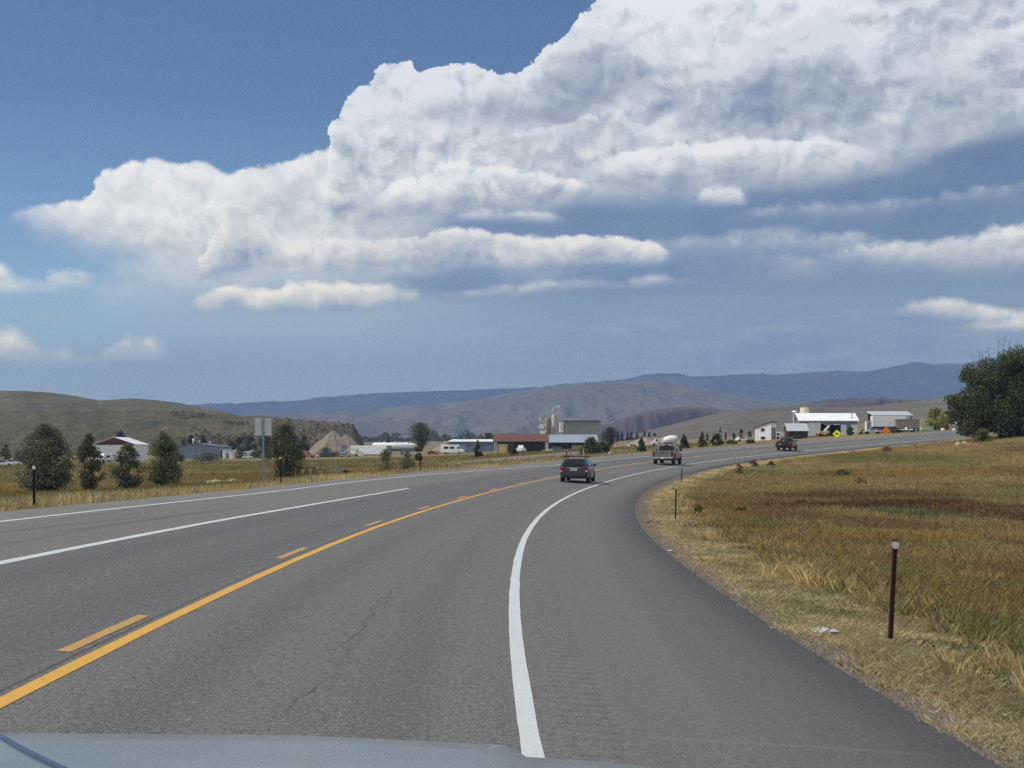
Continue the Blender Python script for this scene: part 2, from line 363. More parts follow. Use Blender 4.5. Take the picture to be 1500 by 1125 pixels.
def veg_colour(x, y, s, o):
    """colour of grass growing at x, y"""
    n1 = fbm(x * .09, y * .05, 3, 4); n2 = fbm(x * .35, y * .2, 9, 3); n3 = fbm(x * .03, y * .018, 21, 3); n4 = fbm(x * 1.7, y * 1.1, 41, 2)
    gold = C(138, 118, 80); olive = C(104, 102, 66); brown = C(102, 80, 58); straw = C(172, 150, 104)
    mix = lambda a, b, t: a * (1 - t[..., None]) + b * t[..., None]
    c = mix(np.broadcast_to(gold, x.shape + (3,)), olive, sstep(.42, .62, n1 * .6 + n4 * .4)); c = mix(c, brown, sstep(.48, .62, n2 * .55 + n3 * .45) * .85); c = mix(c, C(132, 120, 82), sstep(.56, .7, fbm(x * .22, y * .1, 55, 3)) * .7)
    wx = x + (n2 - .5) * 7; wy = y + (n1 - .5) * 14
    for X, Y, rx, ry, pc, k in PW:
        e = np.sqrt(((wx - X) / rx) ** 2 + ((wy - Y) / ry) ** 2); c = mix(c, pc, k * (1 - sstep(.6, 1.25, e + (n4 - .5) * .6)))
    re, le = RIGHT_EDGE(s), LEFT_EDGE(s); d = np.maximum(o - re, le - o)
    verge = mix(np.broadcast_to(straw, x.shape + (3,)), C(112, 108, 66), sstep(.4, .62, n2 * .5 + n4 * .5))
    c = mix(c, verge, 1 - sstep(1.0, 3.2, d + (n4 - .5) * 1.2))
    # the flat hay field left of the road
    field = mix(np.broadcast_to(C(132, 114, 70), x.shape + (3,)), C(104, 98, 60), sstep(.4, .7, n3 * .5 + n1 * .5))
    lf = (1 - sstep(-9, -7, o)) * sstep(2.5, 6, d); c = mix(c, field, lf); c = mix(c, C(100, 98, 62), lf * sstep(.42, .6, fbm(x * .06, y * .03, 88, 3)) * .8)
    far = sstep(560, 760, y); c = mix(c, C(112, 104, 84), far)
    return c * 1.08 * (.86 + .28 * fbm(x * .9, y * .6, 77, 3))[..., None]

def ground_material():
    m, nt, b = newmat('meadow_soil'); a = nt.nodes.new('ShaderNodeVertexColor'); a.layer_name = 'col'
    g = nt.nodes.new('ShaderNodeNewGeometry'); p = g.outputs['Position']
    n1 = noise_node(nt, 3.2, 6, .7, p); n2 = noise_node(nt, .12, 5, .6, p); n3 = noise_node(nt, 22, 3, .6, p)
    c = mix_rgb(nt, maprange(nt, n1.outputs['Fac'], .35, .75, 0, .6), a.outputs['Color'], mix_rgb(nt, .45, a.outputs['Color'], (.05, .04, .025)))
    c = mix_rgb(nt, maprange(nt, n2.outputs['Fac'], .45, .7, 0, .3), c, lin(150, 128, 82))
    c = mix_rgb(nt, maprange(nt, n3.outputs['Fac'], .5, .8, 0, .35), c, lin(178, 160, 118))
    nt.links.new(c, b.inputs['Base Color']); b.inputs['Roughness'].default_value = .95; b.inputs['Specular IOR Level'].default_value = .1
    bp = nt.nodes.new('ShaderNodeBump'); bp.inputs['Strength'].default_value = .5; bp.inputs['Distance'].default_value = .12; nt.links.new(n1.outputs['Fac'], bp.inputs['Height']); nt.links.new(bp.outputs[0], b.inputs['Normal'])
    return m
def build_ground():
    rr = [0.6]
    while rr[-1] < 700: rr.append(rr[-1] * 1.0125)
    while rr[-1] < 12500: rr.append(rr[-1] * 1.035)
    rr = np.array(rr)
    a = np.concatenate([np.linspace(-180, -34, 60)[:-1], np.linspace(-34, 34, 440), np.linspace(34, 180, 60)[1:]]); a = np.radians(a)
    X = rr[:, None] * np.sin(a); Y = rr[:, None] * np.cos(a)
    Z = ground(X, Y)
    s, o = road_so(np.clip(X, -450, 450), np.clip(Y, -70, 700)); col = veg_colour(X, Y, s, o)
    d = np.maximum(o - RIGHT_EDGE(s), LEFT_EDGE(s) - o)
    gr = np.clip((1 - sstep(.2, .55, d + (fbm(X * 2, Y * 2, 5, 3) - .5) * .7)) * (np.abs(X) < 440) * (Y < 650), 0, 1)[..., None]
    col = col * (1 - gr) + np.array(lin(108, 101, 95)) * gr
    # bare gravel yard left of the road and beyond
    yard = np.exp(-(((X - 4) / 15) ** 2 + ((Y - 215) / 20) ** 2) ** 2)[..., None] * (o < -8)[..., None]; col = col * (1 - yard) + np.array(lin(120, 112, 110)) * yard
    Z += np.where(d > 1.5, (fbm(X * .5, Y * .5, 61, 3) - .5) * .16 * sstep(1.5, 5, d) * (np.hypot(X, Y) < 300), 0)
    V = np.stack([X, Y, Z], -1).reshape(-1, 3)
    o_ = npmesh('ground', V, grid_faces(len(rr), len(a)), ground_material(), cols=col.reshape(-1, 3), smooth=True)
    tag(o_, 'brown and gold meadow and valley floor on both sides of the highway', 'ground', kind='structure')
build_ground()

# ------------------------------------------------------------------ asphalt and paint
def asphalt_material():
    m, nt, b = newmat('worn_asphalt'); at_ = nt.nodes.new('ShaderNodeAttribute'); at_.attribute_name = 'road'
    g = nt.nodes.new('ShaderNodeNewGeometry'); p = g.outputs['Position']
    sp = nt.nodes.new('ShaderNodeSeparateXYZ'); nt.links.new(at_.outputs['Vector'], sp.inputs[0]); s, o = sp.outputs[0], sp.outputs[1]
    fine = noise_node(nt, 95, 3, .75, p); mid = noise_node(nt, 26, 3, .7, p); big = noise_node(nt, .5, 5, .6, p); patch = noise_node(nt, .11, 4, .6, p)
    # long streaks along the lanes
    mp = nt.nodes.new('ShaderNodeVectorMath'); mp.operation = 'MULTIPLY'; nt.links.new(at_.outputs['Vector'], mp.inputs[0]); mp.inputs[1].default_value = (.02, 1.3, 1)
    streak = noise_node(nt, 1., 4, .6, mp.outputs[0])
    cA, cB = lin(97, 97, 94), lin(81, 82, 81)
    c = mix_rgb(nt, maprange(nt, streak.outputs['Fac'], .3, .7), cA, cB)
    c = mix_rgb(nt, maprange(nt, big.outputs['Fac'], .3, .75, 0, .45), c, lin(92, 90, 87))
    # paved at other times: shoulder and turn lane are lighter and browner, the far lane darker and bluer
    def band(a, bb, soft=.12):
        return nmath(nt, 'MULTIPLY', maprange(nt, o, a - soft, a + soft, smooth=True), maprange(nt, o, bb - soft, bb + soft, 1, 0, smooth=True))
    c = mix_rgb(nt, nmath(nt, 'MULTIPLY', band(-3.95, -.3), .5), c, lin(74, 77, 83))
    c = mix_rgb(nt, nmath(nt, 'MULTIPLY', band(-9, -4.0), .6), c, lin(104, 103, 98))
    c = mix_rgb(nt, nmath(nt, 'MULTIPLY', band(4.3, 9), .55), c, lin(97, 97, 92))
    # polished wheel tracks
    for oo in (1.05, 2.85, -1.0, -2.8):
        c = mix_rgb(nt, nmath(nt, 'MULTIPLY', band(oo - .3, oo + .3, .35), .4), c, lin(66, 66, 68))
    # darker edge of the overlay, right side
    c = mix_rgb(nt, nmath(nt, 'MULTIPLY', band(6.9, 9, .35), .35), c, lin(64, 63, 63))
    calm = maprange(nt, o, 4.1, 4.7, 1.0, .5)
    # stones
    c = mix_rgb(nt, nmath(nt, 'MULTIPLY', calm, maprange(nt, fine.outputs['Fac'], .52, .72, 0, .8)), c, lin(176, 170, 162))
    c = mix_rgb(nt, maprange(nt, fine.outputs['Fac'], .46, .26, 0, .9), c, lin(46, 44, 44))
    c = mix_rgb(nt, nmath(nt, 'MULTIPLY', calm, maprange(nt, mid.outputs['Fac'], .5, .3, 0, .8)), c, lin(58, 56, 56))
    c = mix_rgb(nt, nmath(nt, 'MULTIPLY', calm, maprange(nt, mid.outputs['Fac'], .54, .72, 0, .55)), c, lin(146, 142, 136))
    # the paving joint beside the centre line and a wandering crack in the right lane
    wob = noise_node(nt, .9, 5, .65, p); w1 = nmath(nt, 'MULTIPLY', nmath(nt, 'SUBTRACT', wob.outputs['Fac'], .5), .14)
    j = nmath(nt, 'ABSOLUTE', nmath(nt, 'SUBTRACT', nmath(nt, 'ADD', o, .165), nmath(nt, 'MULTIPLY', w1, .18)))
    c = mix_rgb(nt, maprange(nt, j, .008, .024, .6, 0), c, (.018, .017, .016))
    cr = noise_node(nt, .3, 5, .62, p); w2 = nmath(nt, 'MULTIPLY', nmath(nt, 'SUBTRACT', cr.outputs['Fac'], .5), .9)
    gate = noise_node(nt, .23, 2, .5, p)
    for off, lo, hi in ((2.15, 9, 75),):
        k = nmath(nt, 'ABSOLUTE', nmath(nt, 'SUBTRACT', nmath(nt, 'SUBTRACT', o, off), w2))
        kk = nmath(nt, 'MULTIPLY', maprange(nt, k, .005, .018, .5, 0), nmath(nt, 'MULTIPLY', maprange(nt, s, lo, lo + 2), maprange(nt, s, hi, hi + 5, 1, 0)))
        c = mix_rgb(nt, nmath(nt, 'MULTIPLY', kk, maprange(nt, gate.outputs['Fac'], .42, .5)), c, (.025, .024, .023))
    # milled rumble strip on the shoulder: bars every 0.3 m in groups
    bar = nmath(nt, 'SINE', nmath(nt, 'MULTIPLY', s, 2 * math.pi / .30)); grp = nmath(nt, 'FRACT', nmath(nt, 'DIVIDE', nmath(nt, 'ADD', s, 9.5), 18.3))
    rm = nmath(nt, 'MULTIPLY', maprange(nt, bar, .1, .8), nmath(nt, 'MULTIPLY', band(4.17, 4.62, .04), maprange(nt, grp, .80, .805, 1, 0)))
    c = mix_rgb(nt, nmath(nt, 'MULTIPLY', rm, maprange(nt, mid.outputs['Fac'], .3, .6, .36, .1)), c, (.03, .028, .027))
    # skid marks on the turn lane and a smear on the shoulder
    for oo, tilt, s0, s1, st in ((-5.3, .02, 26, 44, .3), (-6.2, .06, 24, 36, .25), (-4.9, -.012, 18, 40, .2), (-6.6, -.03, 30, 90, .2)):
        oc = nmath(nt, 'ADD', nmath(nt, 'MULTIPLY', nmath(nt, 'SUBTRACT', s, s0), tilt), oo)
        k = nmath(nt, 'ABSOLUTE', nmath(nt, 'SUBTRACT', o, oc))
        kk = nmath(nt, 'MULTIPLY', maprange(nt, k, .05, .16, st, 0), nmath(nt, 'MULTIPLY', maprange(nt, s, s0, s0 + 3), maprange(nt, s, s1 - 3, s1, 1, 0)))
        c = mix_rgb(nt, kk, c, (.03, .03, .03))
    # crossing joints of the shoulder
    for sj in (19.6, 22.1, 10.2):
        k = nmath(nt, 'ABSOLUTE', nmath(nt, 'SUBTRACT', nmath(nt, 'ADD', s, nmath(nt, 'MULTIPLY', w2, .12)), sj))
        c = mix_rgb(nt, nmath(nt, 'MULTIPLY', maprange(nt, k, .02, .08, .12, 0), band(5.0, 7.0, .3)), c, lin(150, 146, 138))
    nt.links.new(c, b.inputs['Base Color'])
    nt.links.new(maprange(nt, big.outputs['Fac'], .3, .7, .72, .9), b.inputs['Roughness']); b.inputs['Specular IOR Level'].default_value = .3
    h = nmath(nt, 'SUBTRACT', nmath(nt, 'ADD', nmath(nt, 'MULTIPLY', fine.outputs['Fac'], .4), mid.outputs['Fac']), nmath(nt, 'MULTIPLY', rm, 1.2))
    bp = nt.nodes.new('ShaderNodeBump'); bp.inputs['Strength'].default_value = .55; bp.inputs['Distance'].default_value = .012; nt.links.new(h, bp.inputs['Height']); nt.links.new(bp.outputs[0], b.inputs['Normal'])
    return m
def strip(name, s, o0, o1, dz, m, skirt=0.0, ncross=2):
    s = np.asarray(s); o0 = np.broadcast_to(o0, s.shape); o1 = np.broadcast_to(o1, s.shape); rows = []; uv = []
    ts = np.linspace(0, 1, ncross)
    if skirt: rows.append(road_pt(s, o0 - .05, dz - skirt)); uv.append((s, o0 - .05))
    for t in ts: oo = o0 + (o1 - o0) * t; rows.append(road_pt(s, oo, dz)); uv.append((s, oo))
    if skirt: rows.append(road_pt(s, o1 + .05, dz - skirt)); uv.append((s, o1 + .05))
    V = np.stack(rows, 1); U = np.stack([np.stack(np.broadcast_arrays(*q), -1) for q in uv], 1)
    return npmesh(name, V.reshape(-1, 3), grid_faces(V.shape[0], V.shape[1])[:, ::-1], m, uv=U.reshape(-1, 2))
SS = np.concatenate([np.arange(-55, 150, .5), np.arange(150, 635, 1.)])
jit = lambda s, a, sd: (fbm(s * .8, s * 0 + sd, sd, 3) - .5) * 2 * a
tag(strip('road', SS, LEFT_EDGE(SS) + jit(SS, .06, 3), RIGHT_EDGE(SS) + jit(SS, .07, 4), 0.0, asphalt_material(), skirt=.16, ncross=9), 'grey two lane highway curving to the right', 'road', kind='structure')
def paint_material(name, col, worn):
    m, nt, b = newmat(name); g = nt.nodes.new('ShaderNodeNewGeometry'); p = g.outputs['Position']
    n1 = noise_node(nt, 60, 3, .7, p); n2 = noise_node(nt, 1.3, 5, .65, p)
    c = mix_rgb(nt, maprange(nt, n2.outputs['Fac'], .3, .75, 0, .35), col, tuple(x * .78 for x in col))
    n3 = noise_node(nt, 9, 5, .7, p)
    c = mix_rgb(nt, maprange(nt, n3.outputs['Fac'], .60 - worn * .5, .70 - worn * .4, 0, .55), c, tuple(x * .55 + .04 for x in col))
    c = mix_rgb(nt, maprange(nt, n1.outputs['Fac'], .62 - worn, .74 - worn, 0, .8), c, (.11, .105, .1))
    nt.links.new(c, b.inputs['Base Color']); b.inputs['Roughness'].default_value = .65
    return m
WHITE = paint_material('white_road_paint', (.50, .53, .53), .02); YELLOW = paint_material('yellow_road_paint', lin(202, 154, 56), .05)
YELLOW2 = paint_material('worn_yellow_road_paint', lin(194, 148, 66), .14)
def marking(name, s, oc, w, m, label):
    s = np.asarray(s); tag(strip(name, s, oc - w / 2 + jit(s, .009, 8), oc + w / 2 + jit(s, .009, 9), .005, m), label, 'road marking', kind='structure')
marking('edge_line', SS[SS > -50], 3.93, .155, WHITE, 'solid white line along the right shoulder')
marking('edge_line', SS[SS > -50], LEFT_WHITE(SS[SS > -50]), .14, WHITE, 'solid white line along the far left edge of the highway')
marking('turn_lane_line', np.arange(-50, 69.3, .5), -3.78, .2, WHITE, 'solid white line that ends beside the far lane')
marking('centre_line', SS[SS > -50], 0.0, .15, YELLOW, 'solid yellow centre line')
for k in range(-3, 24):
    s = 12.6 + 12.19 * k; marking('centre_dash', np.arange(s, s + 3.1, .3), -.32, .13, YELLOW2, 'worn yellow dash beside the solid centre line')
# ------------------------------------------------------------------ hills
def hill_material(name, base, spots, spotc, scale, rock=None, bush=0.0):
    m, nt, b = newmat(name); g = nt.nodes.new('ShaderNodeNewGeometry'); p = g.outputs['Position']
    mp = nt.nodes.new('ShaderNodeVectorMath'); mp.operation = 'MULTIPLY'; nt.links.new(p, mp.inputs[0]); mp.inputs[1].default_value = (1, .45, 1.6)
    v = mp.outputs[0]
    n1 = noise_node(nt, 1 / scale, 6, .62, v, dist=.4); n2 = noise_node(nt, 6 / scale, 5, .7, v); n3 = noise_node(nt, 22 / scale, 3, .7, p)
    c = mix_rgb(nt, maprange(nt, n1.outputs['Fac'], .36, .66), base, spots)
    c = mix_rgb(nt, maprange(nt, n2.outputs['Fac'], .5, .68, 0, .7), c, spotc)
    c = mix_rgb(nt, maprange(nt, n3.outputs['Fac'], .5, .7, 0, bush), c, lin(50, 52, 38))
    if rock:
        sp = nt.nodes.new('ShaderNodeSeparateXYZ'); nt.links.new(g.outputs['Normal'], sp.inputs[0])
        c = mix_rgb(nt, maprange(nt, sp.outputs[2], .88, .68, 0, 1), c, rock)
    nt.links.new(c, b.inputs['Base Color']); b.inputs['Roughness'].default_value = .95; b.inputs['Specular IOR Level'].default_value = .05
    bp = nt.nodes.new('ShaderNodeBump'); bp.inputs['Strength'].default_value = .7; bp.inputs['Distance'].default_value = scale * .04; nt.links.new(n2.outputs['Fac'], bp.inputs['Height']); nt.links.new(bp.outputs[0], b.inputs['Normal'])
    return m
def hill(name, label, ridge, D0, D1, D2, m, v0, p=1.5, rough=.06, gul=0.12, step=1.6, nr=90, seed=1, cliff=None, small=0.0):
    """a range whose skyline passes through the sight points `ridge`, rising from D0 to its crest at D1 and falling to D2"""
    ridge = np.array(ridge, float); u = np.arange(ridge[0, 0], ridge[-1, 0] + .1, step)
    # smooth interpolation of the skyline
    v = np.interp(u, ridge[:, 0], ridge[:, 1]); k = np.hanning(9); k /= k.sum(); v = np.convolve(np.pad(v, 4, 'edge'), k, 'valid')
    v = v + (fbm(u * .11, u * 0 + seed, seed, 4) - .5) * small
    t = np.concatenate([np.linspace(0, 1, nr), np.linspace(1, 2, nr // 3)[1:]])
    Dr = D1 * (1 + .10 * (fbm(u * .012, u * 0 + 3.3, seed + 5, 3) - .5))
    rows = np.where(t[:, None] <= 1, D0 + (Dr - D0) * t[:, None], Dr + (D2 - Dr) * (t[:, None] - 1))
    X = (u - 750) / F * rows; zr = EYE + (HORIZON - v) / F * Dr
    zb = EYE + (HORIZON - v0) / F * D0 - 4
    n = fbm(X / (D1 * .05), rows / (D1 * .12), seed, 5); g = np.abs(fbm(X / (D1 * .035) + 8, rows / (D1 * .2), seed + 9, 4) - .5) * 2
    tt = t[:, None]
    if cliff is None: S = np.where(tt <= 1, np.power(np.clip(tt, 0, 1), p) * (1 - .25 * 0), 1 - (np.clip(tt - 1, 0, 1)) ** 1.6 * .8)
    else:
        S = np.where(tt <= 1, .35 * np.clip(tt / .8, 0, 1) ** 1.3 + .65 * sstep(cliff - .1, cliff + .1, tt + (n - .5) * .35), 1 - (np.clip(tt - 1, 0, 1)) ** 1.6 * .8)
    env = np.clip(tt * (1 - tt) * 4, 0, 1) * (tt < 1)
    H = np.maximum(zr - zb, 1.0)
    Z = zb + H * S + H * env * ((n - .5) * rough * 2 - g * gul)
    # nothing in front of the crest may rise above the skyline
    lim = EYE + (HORIZON - v) / F * rows; Z = np.where(tt < 1, np.minimum(Z, lim - .002 * H * (1 - tt)), Z)
    V = np.stack([X, rows, Z], -1).reshape(-1, 3)
    tag(npmesh(name, V, grid_faces(len(t), len(u)), m, smooth=True), label, 'hills', kind='structure')
sage = hill_material('sagebrush_slope', lin(98, 92, 72), lin(78, 73, 58), lin(118, 106, 76), 70, rock=lin(84, 74, 64), bush=.7)
sage2 = hill_material('sagebrush_slope_near', lin(94, 87, 66), lin(70, 66, 52), lin(114, 100, 70), 50, rock=lin(66, 54, 50), bush=.85)
tanm = hill_material('dry_tan_slope', lin(104, 97, 88), lin(90, 84, 76), lin(114, 107, 94), 110, bush=.35)
cliffm = hill_material('rocky_bluff', lin(93, 83, 74), lin(78, 71, 68), lin(71, 64, 62), 240, rock=lin(46, 44, 52), bush=.3)
mauve = hill_material('far_brown_slope', lin(104, 96, 86), lin(80, 78, 70), lin(120, 110, 96), 900, bush=.35)
forest = hill_material('forested_mountain', lin(34, 42, 42), lin(58, 60, 56), lin(92, 84, 72), 1500, bush=.6)
hill('mountain_ridge', 'long blue forested mountain ridge on the horizon', [(-2200, 625), (-900, 610), (0, 606), (200, 598), (290, 592), (330, 590), (350, 591), (390, 588), (430, 587), (470, 582), (520, 578), (560, 575), (640, 573), (720, 570), (790, 567), (830, 562), (900, 557), (930, 553), (942, 549), (965, 547), (1000, 547), (1010, 552), (1080, 549), (1115, 547), (1140, 549), (1230, 543), (1260, 544), (1290, 541), (1325, 533), (1345, 530), (1370, 534), (1420, 532), (1440, 526), (1500, 518), (1700, 510), (2300, 520), (3200, 545), (4200, 600)],
     6500, 9500, 11500, forest, 640, p=1.05, rough=.2, gul=.5, seed=4, small=2.2, step=2.)
hill('mountain_slope', 'broad mauve brown mountain slope below the blue ridge', [(-300, 636), (150, 620), (300, 611), (380, 606), (450, 603), (520, 600), (600, 595), (660, 590), (700, 585), (730, 579), (760, 573), (800, 567), (850, 562), (900, 559), (930, 558), (960, 557), (985, 561), (1010, 566), (1060, 575), (1110, 583), (1160, 590), (1220, 597), (1300, 604), (1500, 620), (1800, 640)],
     3300, 5200, 6400, mauve, 643, p=1.15, rough=.2, gul=.5, seed=12, small=1.8)
hill('rocky_bluff', 'dark purple rocky bluff with cliffs in the middle distance', [(840, 646), (870, 628), (905, 616), (930, 607), (960, 600), (990, 596), (1010, 595), (1040, 598), (1070, 602), (1110, 602), (1150, 597), (1190, 589), (1215, 585), (1250, 583.5), (1290, 583), (1330, 585), (1370, 588), (1420, 592), (1500, 600), (1720, 640)],
     2000, 2500, 3000, cliffm, 640, rough=.2, gul=.35, seed=23, cliff=.62, small=2.6)
hill('tan_hill', 'low bare tan hill behind the white buildings', [(855, 654), (880, 647), (930, 636), (960, 628), (1000, 618), (1030, 610), (1060, 604), (1090, 600.5), (1120, 598), (1170, 595.5), (1240, 596.5), (1270, 595), (1300, 592), (1350, 587), (1400, 577), (1450, 570), (1600, 556), (1900, 558), (2600, 585), (3600, 640)],
     640, 1250, 1700, tanm, 652, p=1.0, rough=.06, gul=.10, seed=31, small=.6)
hill('sage_hill', 'rounded brown sagebrush hills above the far barns', [(-2200, 640), (-1400, 615), (-900, 600), (-500, 590), (-200, 577), (0, 572), (40, 573), (75, 575), (110, 580), (143, 586.5), (165, 585.5), (190, 583.5), (225, 585.5), (260, 590), (300, 597), (330, 603), (345, 607), (365, 613), (400, 622), (450, 640), (480, 655)],
     950, 1450, 1900, sage, 660, p=.95, rough=.07, gul=.14, seed=41, small=.8)
hill('foothill', 'dark brushy foothill that ends in a small rock cliff', [(-1700, 650), (-900, 625), (-300, 606), (0, 602), (100, 600.5), (180, 601), (240, 602), (300, 606), (350, 610), (395, 611), (420, 613), (470, 618), (500, 619.5), (510, 620), (516, 622), (519, 625), (522, 627), (524, 633), (527, 636), (529, 643), (534, 652)],
     700, 1000, 1250, sage2, 662, p=.9, rough=.16, gul=.26, seed=52, small=2.6)

# ------------------------------------------------------------------ foliage
def crown_mesh(name, P, nrm, size, cols, parent, mat_=None):
    """one small bent leaf spray per point"""
    n = len(P); a = RNG.normal(size=(n, 3)); a += nrm * .35; a /= np.linalg.norm(a, axis=1)[:, None]
    b = np.cross(a, RNG.normal(size=(n, 3))); b /= np.linalg.norm(b, axis=1)[:, None] + 1e-9; c = np.cross(a, b)
    sz = (size * RNG.uniform(.6, 1.35, n))[:, None]
    q = np.stack([P - b * sz * .5 - c * sz * .22, P + c * sz * .45 * 0 - c * sz * .5, P + b * sz * .55 + c * sz * .1, P + c * sz * .5 + a * sz * .2], 1)
    V = q.reshape(-1, 3); Fc = np.arange(n * 4).reshape(-1, 4)
    return npmesh(name, V, Fc, mat_ or LEAF, parent, cols=np.repeat(cols, 4, 0))
def leaf_cols(n, base, var, clump):
    base = np.array(base); k = (1 + var * (RNG.random(n) - .5) * 2)[:, None]; hue = np.stack([1 + clump, 1 + clump * .6, 1 - clump * .3], -1)
    return np.clip(base * k * hue, .004, .8)
ENV = {'round': lambda t: np.sin(np.pi * np.clip(t, 0, 1) ** .8) ** .6, 'column': lambda t: (np.clip(t / .12, 0, 1)) ** .5 * (1 - np.clip((t - .45) / .55, 0, 1) ** 1.8) ** .8, 'spruce': lambda t: (1 - t) ** .85 * np.clip(t / .06, 0, 1) * .98 + .02,
       'willow': lambda t: np.clip(t / .15, .55, 1) * (1 - np.clip((t - .35) / .65, 0, 1) ** 2.2) ** .7, 'shrub': lambda t: (1 - np.clip(t, 0, 1) ** 1.7) ** .6, 'vase': lambda t: np.clip(.35 + t, 0, 1) * (1 - np.clip((t - .6) / .4, 0, 1) ** 2) ** .6}
def tree(name, label, cat, pos, h, w, style, base, nleaf=4000, leaf=.14, nclump=40, clear=0.08, trunk_r=None, group=None, lean=0.0, var=.35, stems=1, seed=None):
    """a trunk with limbs reaching into clumps of leaves spread through the crown"""
    global RNG
    if seed is not None: RNG = np.random.default_rng(seed)
    t = thing(name, label, cat, pos, group=group); tr = trunk_r or max(.03, h * .022)
    env = ENV[style]; ch = h * (1 - clear)
    ht = RNG.random(nclump) ** (1.0 if style != 'spruce' else 1.5); ang = RNG.random(nclump) * 2 * np.pi; rad = np.sqrt(RNG.random(nclump)) * .92 + .08
    wob = 1 + .28 * (RNG.random(nclump) - .5)
    er = env(ht) * w * .5 * wob; cr = (.13 if style == 'spruce' else .165 if style in ('willow', 'column') else .19) * w * (.55 + .7 * RNG.random(nclump)); cr = np.minimum(cr, np.maximum(er * .8, .07 * w))
    rr = np.maximum(er - cr * .7, 0) * rad
    cc = np.stack([rr * np.cos(ang) + lean * ht * h, rr * np.sin(ang), h * clear + ht * ch * .97], -1)
    cc[:, 2] = np.minimum(cc[:, 2], h - cr * .6)
    tb = MB(); sd = []
    top = h * (.9 if style in ('spruce', 'column') else .72)
    for q in range(stems):
        ox = (RNG.random() - .5) * w * .18 * (stems > 1); oy = (RNG.random() - .5) * w * .18 * (stems > 1)
        pts = [(ox, oy, -.15)]; rads = [tr * 1.2]
        for i in range(1, 6):
            f = i / 5; pts.append((ox * (1 + f * 1.5) + lean * f * top + (RNG.random() - .5) * tr * 2, oy * (1 + f * 1.5) + (RNG.random() - .5) * tr * 2, top * f)); rads.append(tr * (1.1 - f * .9))
        tb.path(pts, rads, 7); sd.append(pts)
    for i in range(min(nclump, 26)):
        pts = sd[i % stems]; z0 = max(h * clear * .8, cc[i, 2] - .35 * math.hypot(cc[i, 0], cc[i, 1]) - .1 * h); z0 = min(z0, top * .95)
        k = min(4, int(z0 / top * 5)); f = z0 / top * 5 - k; a = np.array(pts[k]) * (1 - f) + np.array(pts[k + 1]) * f
        mid = (a + cc[i]) * .5 + np.array([0, 0, .04 * h]); r0 = tr * .42 * (1 - z0 / h * .6)
        tb.path([tuple(a), tuple(mid), tuple(cc[i])], [r0, r0 * .65, r0 * .25], 5)
    tb.build('trunk', M['trunk'], t, smooth=60)
    wgt = cr ** 2 / (cr ** 2).sum(); ci = RNG.choice(nclump, nleaf, p=wgt)
    d = RNG.normal(size=(nleaf, 3)); d /= np.linalg.norm(d, axis=1)[:, None]; d[:, 2] *= .85
    rs = cr[ci] * (RNG.random(nleaf) ** .45) * (1 + .25 * (RNG.random(nleaf) - .3)); P = cc[ci] + d * rs[:, None]
    P[:, 2] = np.maximum(P[:, 2], .03)
    st = RNG.random(nleaf) < .12; P = P + d * (st * RNG.random(nleaf) * cr[ci] * .55)[:, None]; P[:, 2] = np.clip(P[:, 2], .03, h * 1.03)
    cl = (RNG.random(nclump) - .5) * .5; crown_mesh('crown', P, d, leaf, leaf_cols(nleaf, base, var, cl[ci]), t)
    return t
# ------------------------------------------------------------------ plants along the road and in the valley
def hit(u, v, lo=8., hi=700.):
    """distance at which the sight line meets the ground"""
    Ds = np.geomspace(lo, hi, 700); xs = (u - 750) / F * Ds; g = ground(xs, Ds, False); l = EYE + (HORIZON - v) / F * Ds
    i = np.argmax(l < g); return float(Ds[i]) if (l < g).any() else hi
def plant(name, label, cat, u, vb, vt, wpx, D, style, base, n, leaf, group=None, **k):
    D = D or hit(u, vb); p = at(u, D); h = EYE + (HORIZON - vt) / F * D - p[2]
    return tree(name, label, cat, p, max(h, .25), px(wpx, D), style, lin(*base), nleaf=n, leaf=leaf, group=group, seed=int(u * 7 + vb * 3) % 9973, **k)
g1 = 'willows and shrubs beside the left verge'
plant('willow', 'biggest dark willow on the left, broad and many stemmed, behind the leftmost reflector post', 'tree', 66, 722, 621, 84, 105, 'willow', (98, 104, 88), 22000, .10, g1, nclump=130, clear=.02, stems=4, trunk_r=.09)
plant('willow', 'narrow dark willow touching the right side of the biggest willow', 'tree', 131, 716, 632, 44, 108, 'willow', (96, 102, 84), 8000, .10, g1, nclump=80, clear=.03, stems=2)
plant('willow', 'small thin topped willow in front of the red gabled barn', 'tree', 187, 714, 649, 46, 108, 'willow', (96, 100, 80), 6500, .10, g1, nclump=70, clear=.02, stems=3)
plant('willow', 'dense upright green willow just right of the red gabled barn', 'tree', 238, 713, 632, 56, 116, 'column', (96, 106, 74), 11000, .105, g1, nclump=90, clear=.02, stems=3)
plant('willow', 'bushy dark willow behind the back of the roadside sign', 'tree', 418, 701, 620, 60, 122, 'willow', (88, 96, 74), 11000, .105, g1, nclump=90, clear=.02, stems=3)
plant('shrub', 'airy grey green shrub in the verge below the long white trailer', 'shrub', 564, 692, 657, 34, 165, 'shrub', (116, 116, 88), 2000, .12, g1, nclump=44, clear=.0, stems=4, trunk_r=.012)
plant('shrub', 'loose green shrub just left of the leafy little tree on a thin trunk', 'shrub', 597, 690, 661, 30, 170, 'shrub', (110, 114, 84), 1700, .12, g1, nclump=40, clear=.0, stems=4, trunk_r=.012)
plant('sapling', 'little dark tree on a thin bare trunk beside the third reflector post', 'tree', 615, 681, 649, 18, 205, 'round', (72, 80, 62), 1500, .2, g1, nclump=20, clear=.28)
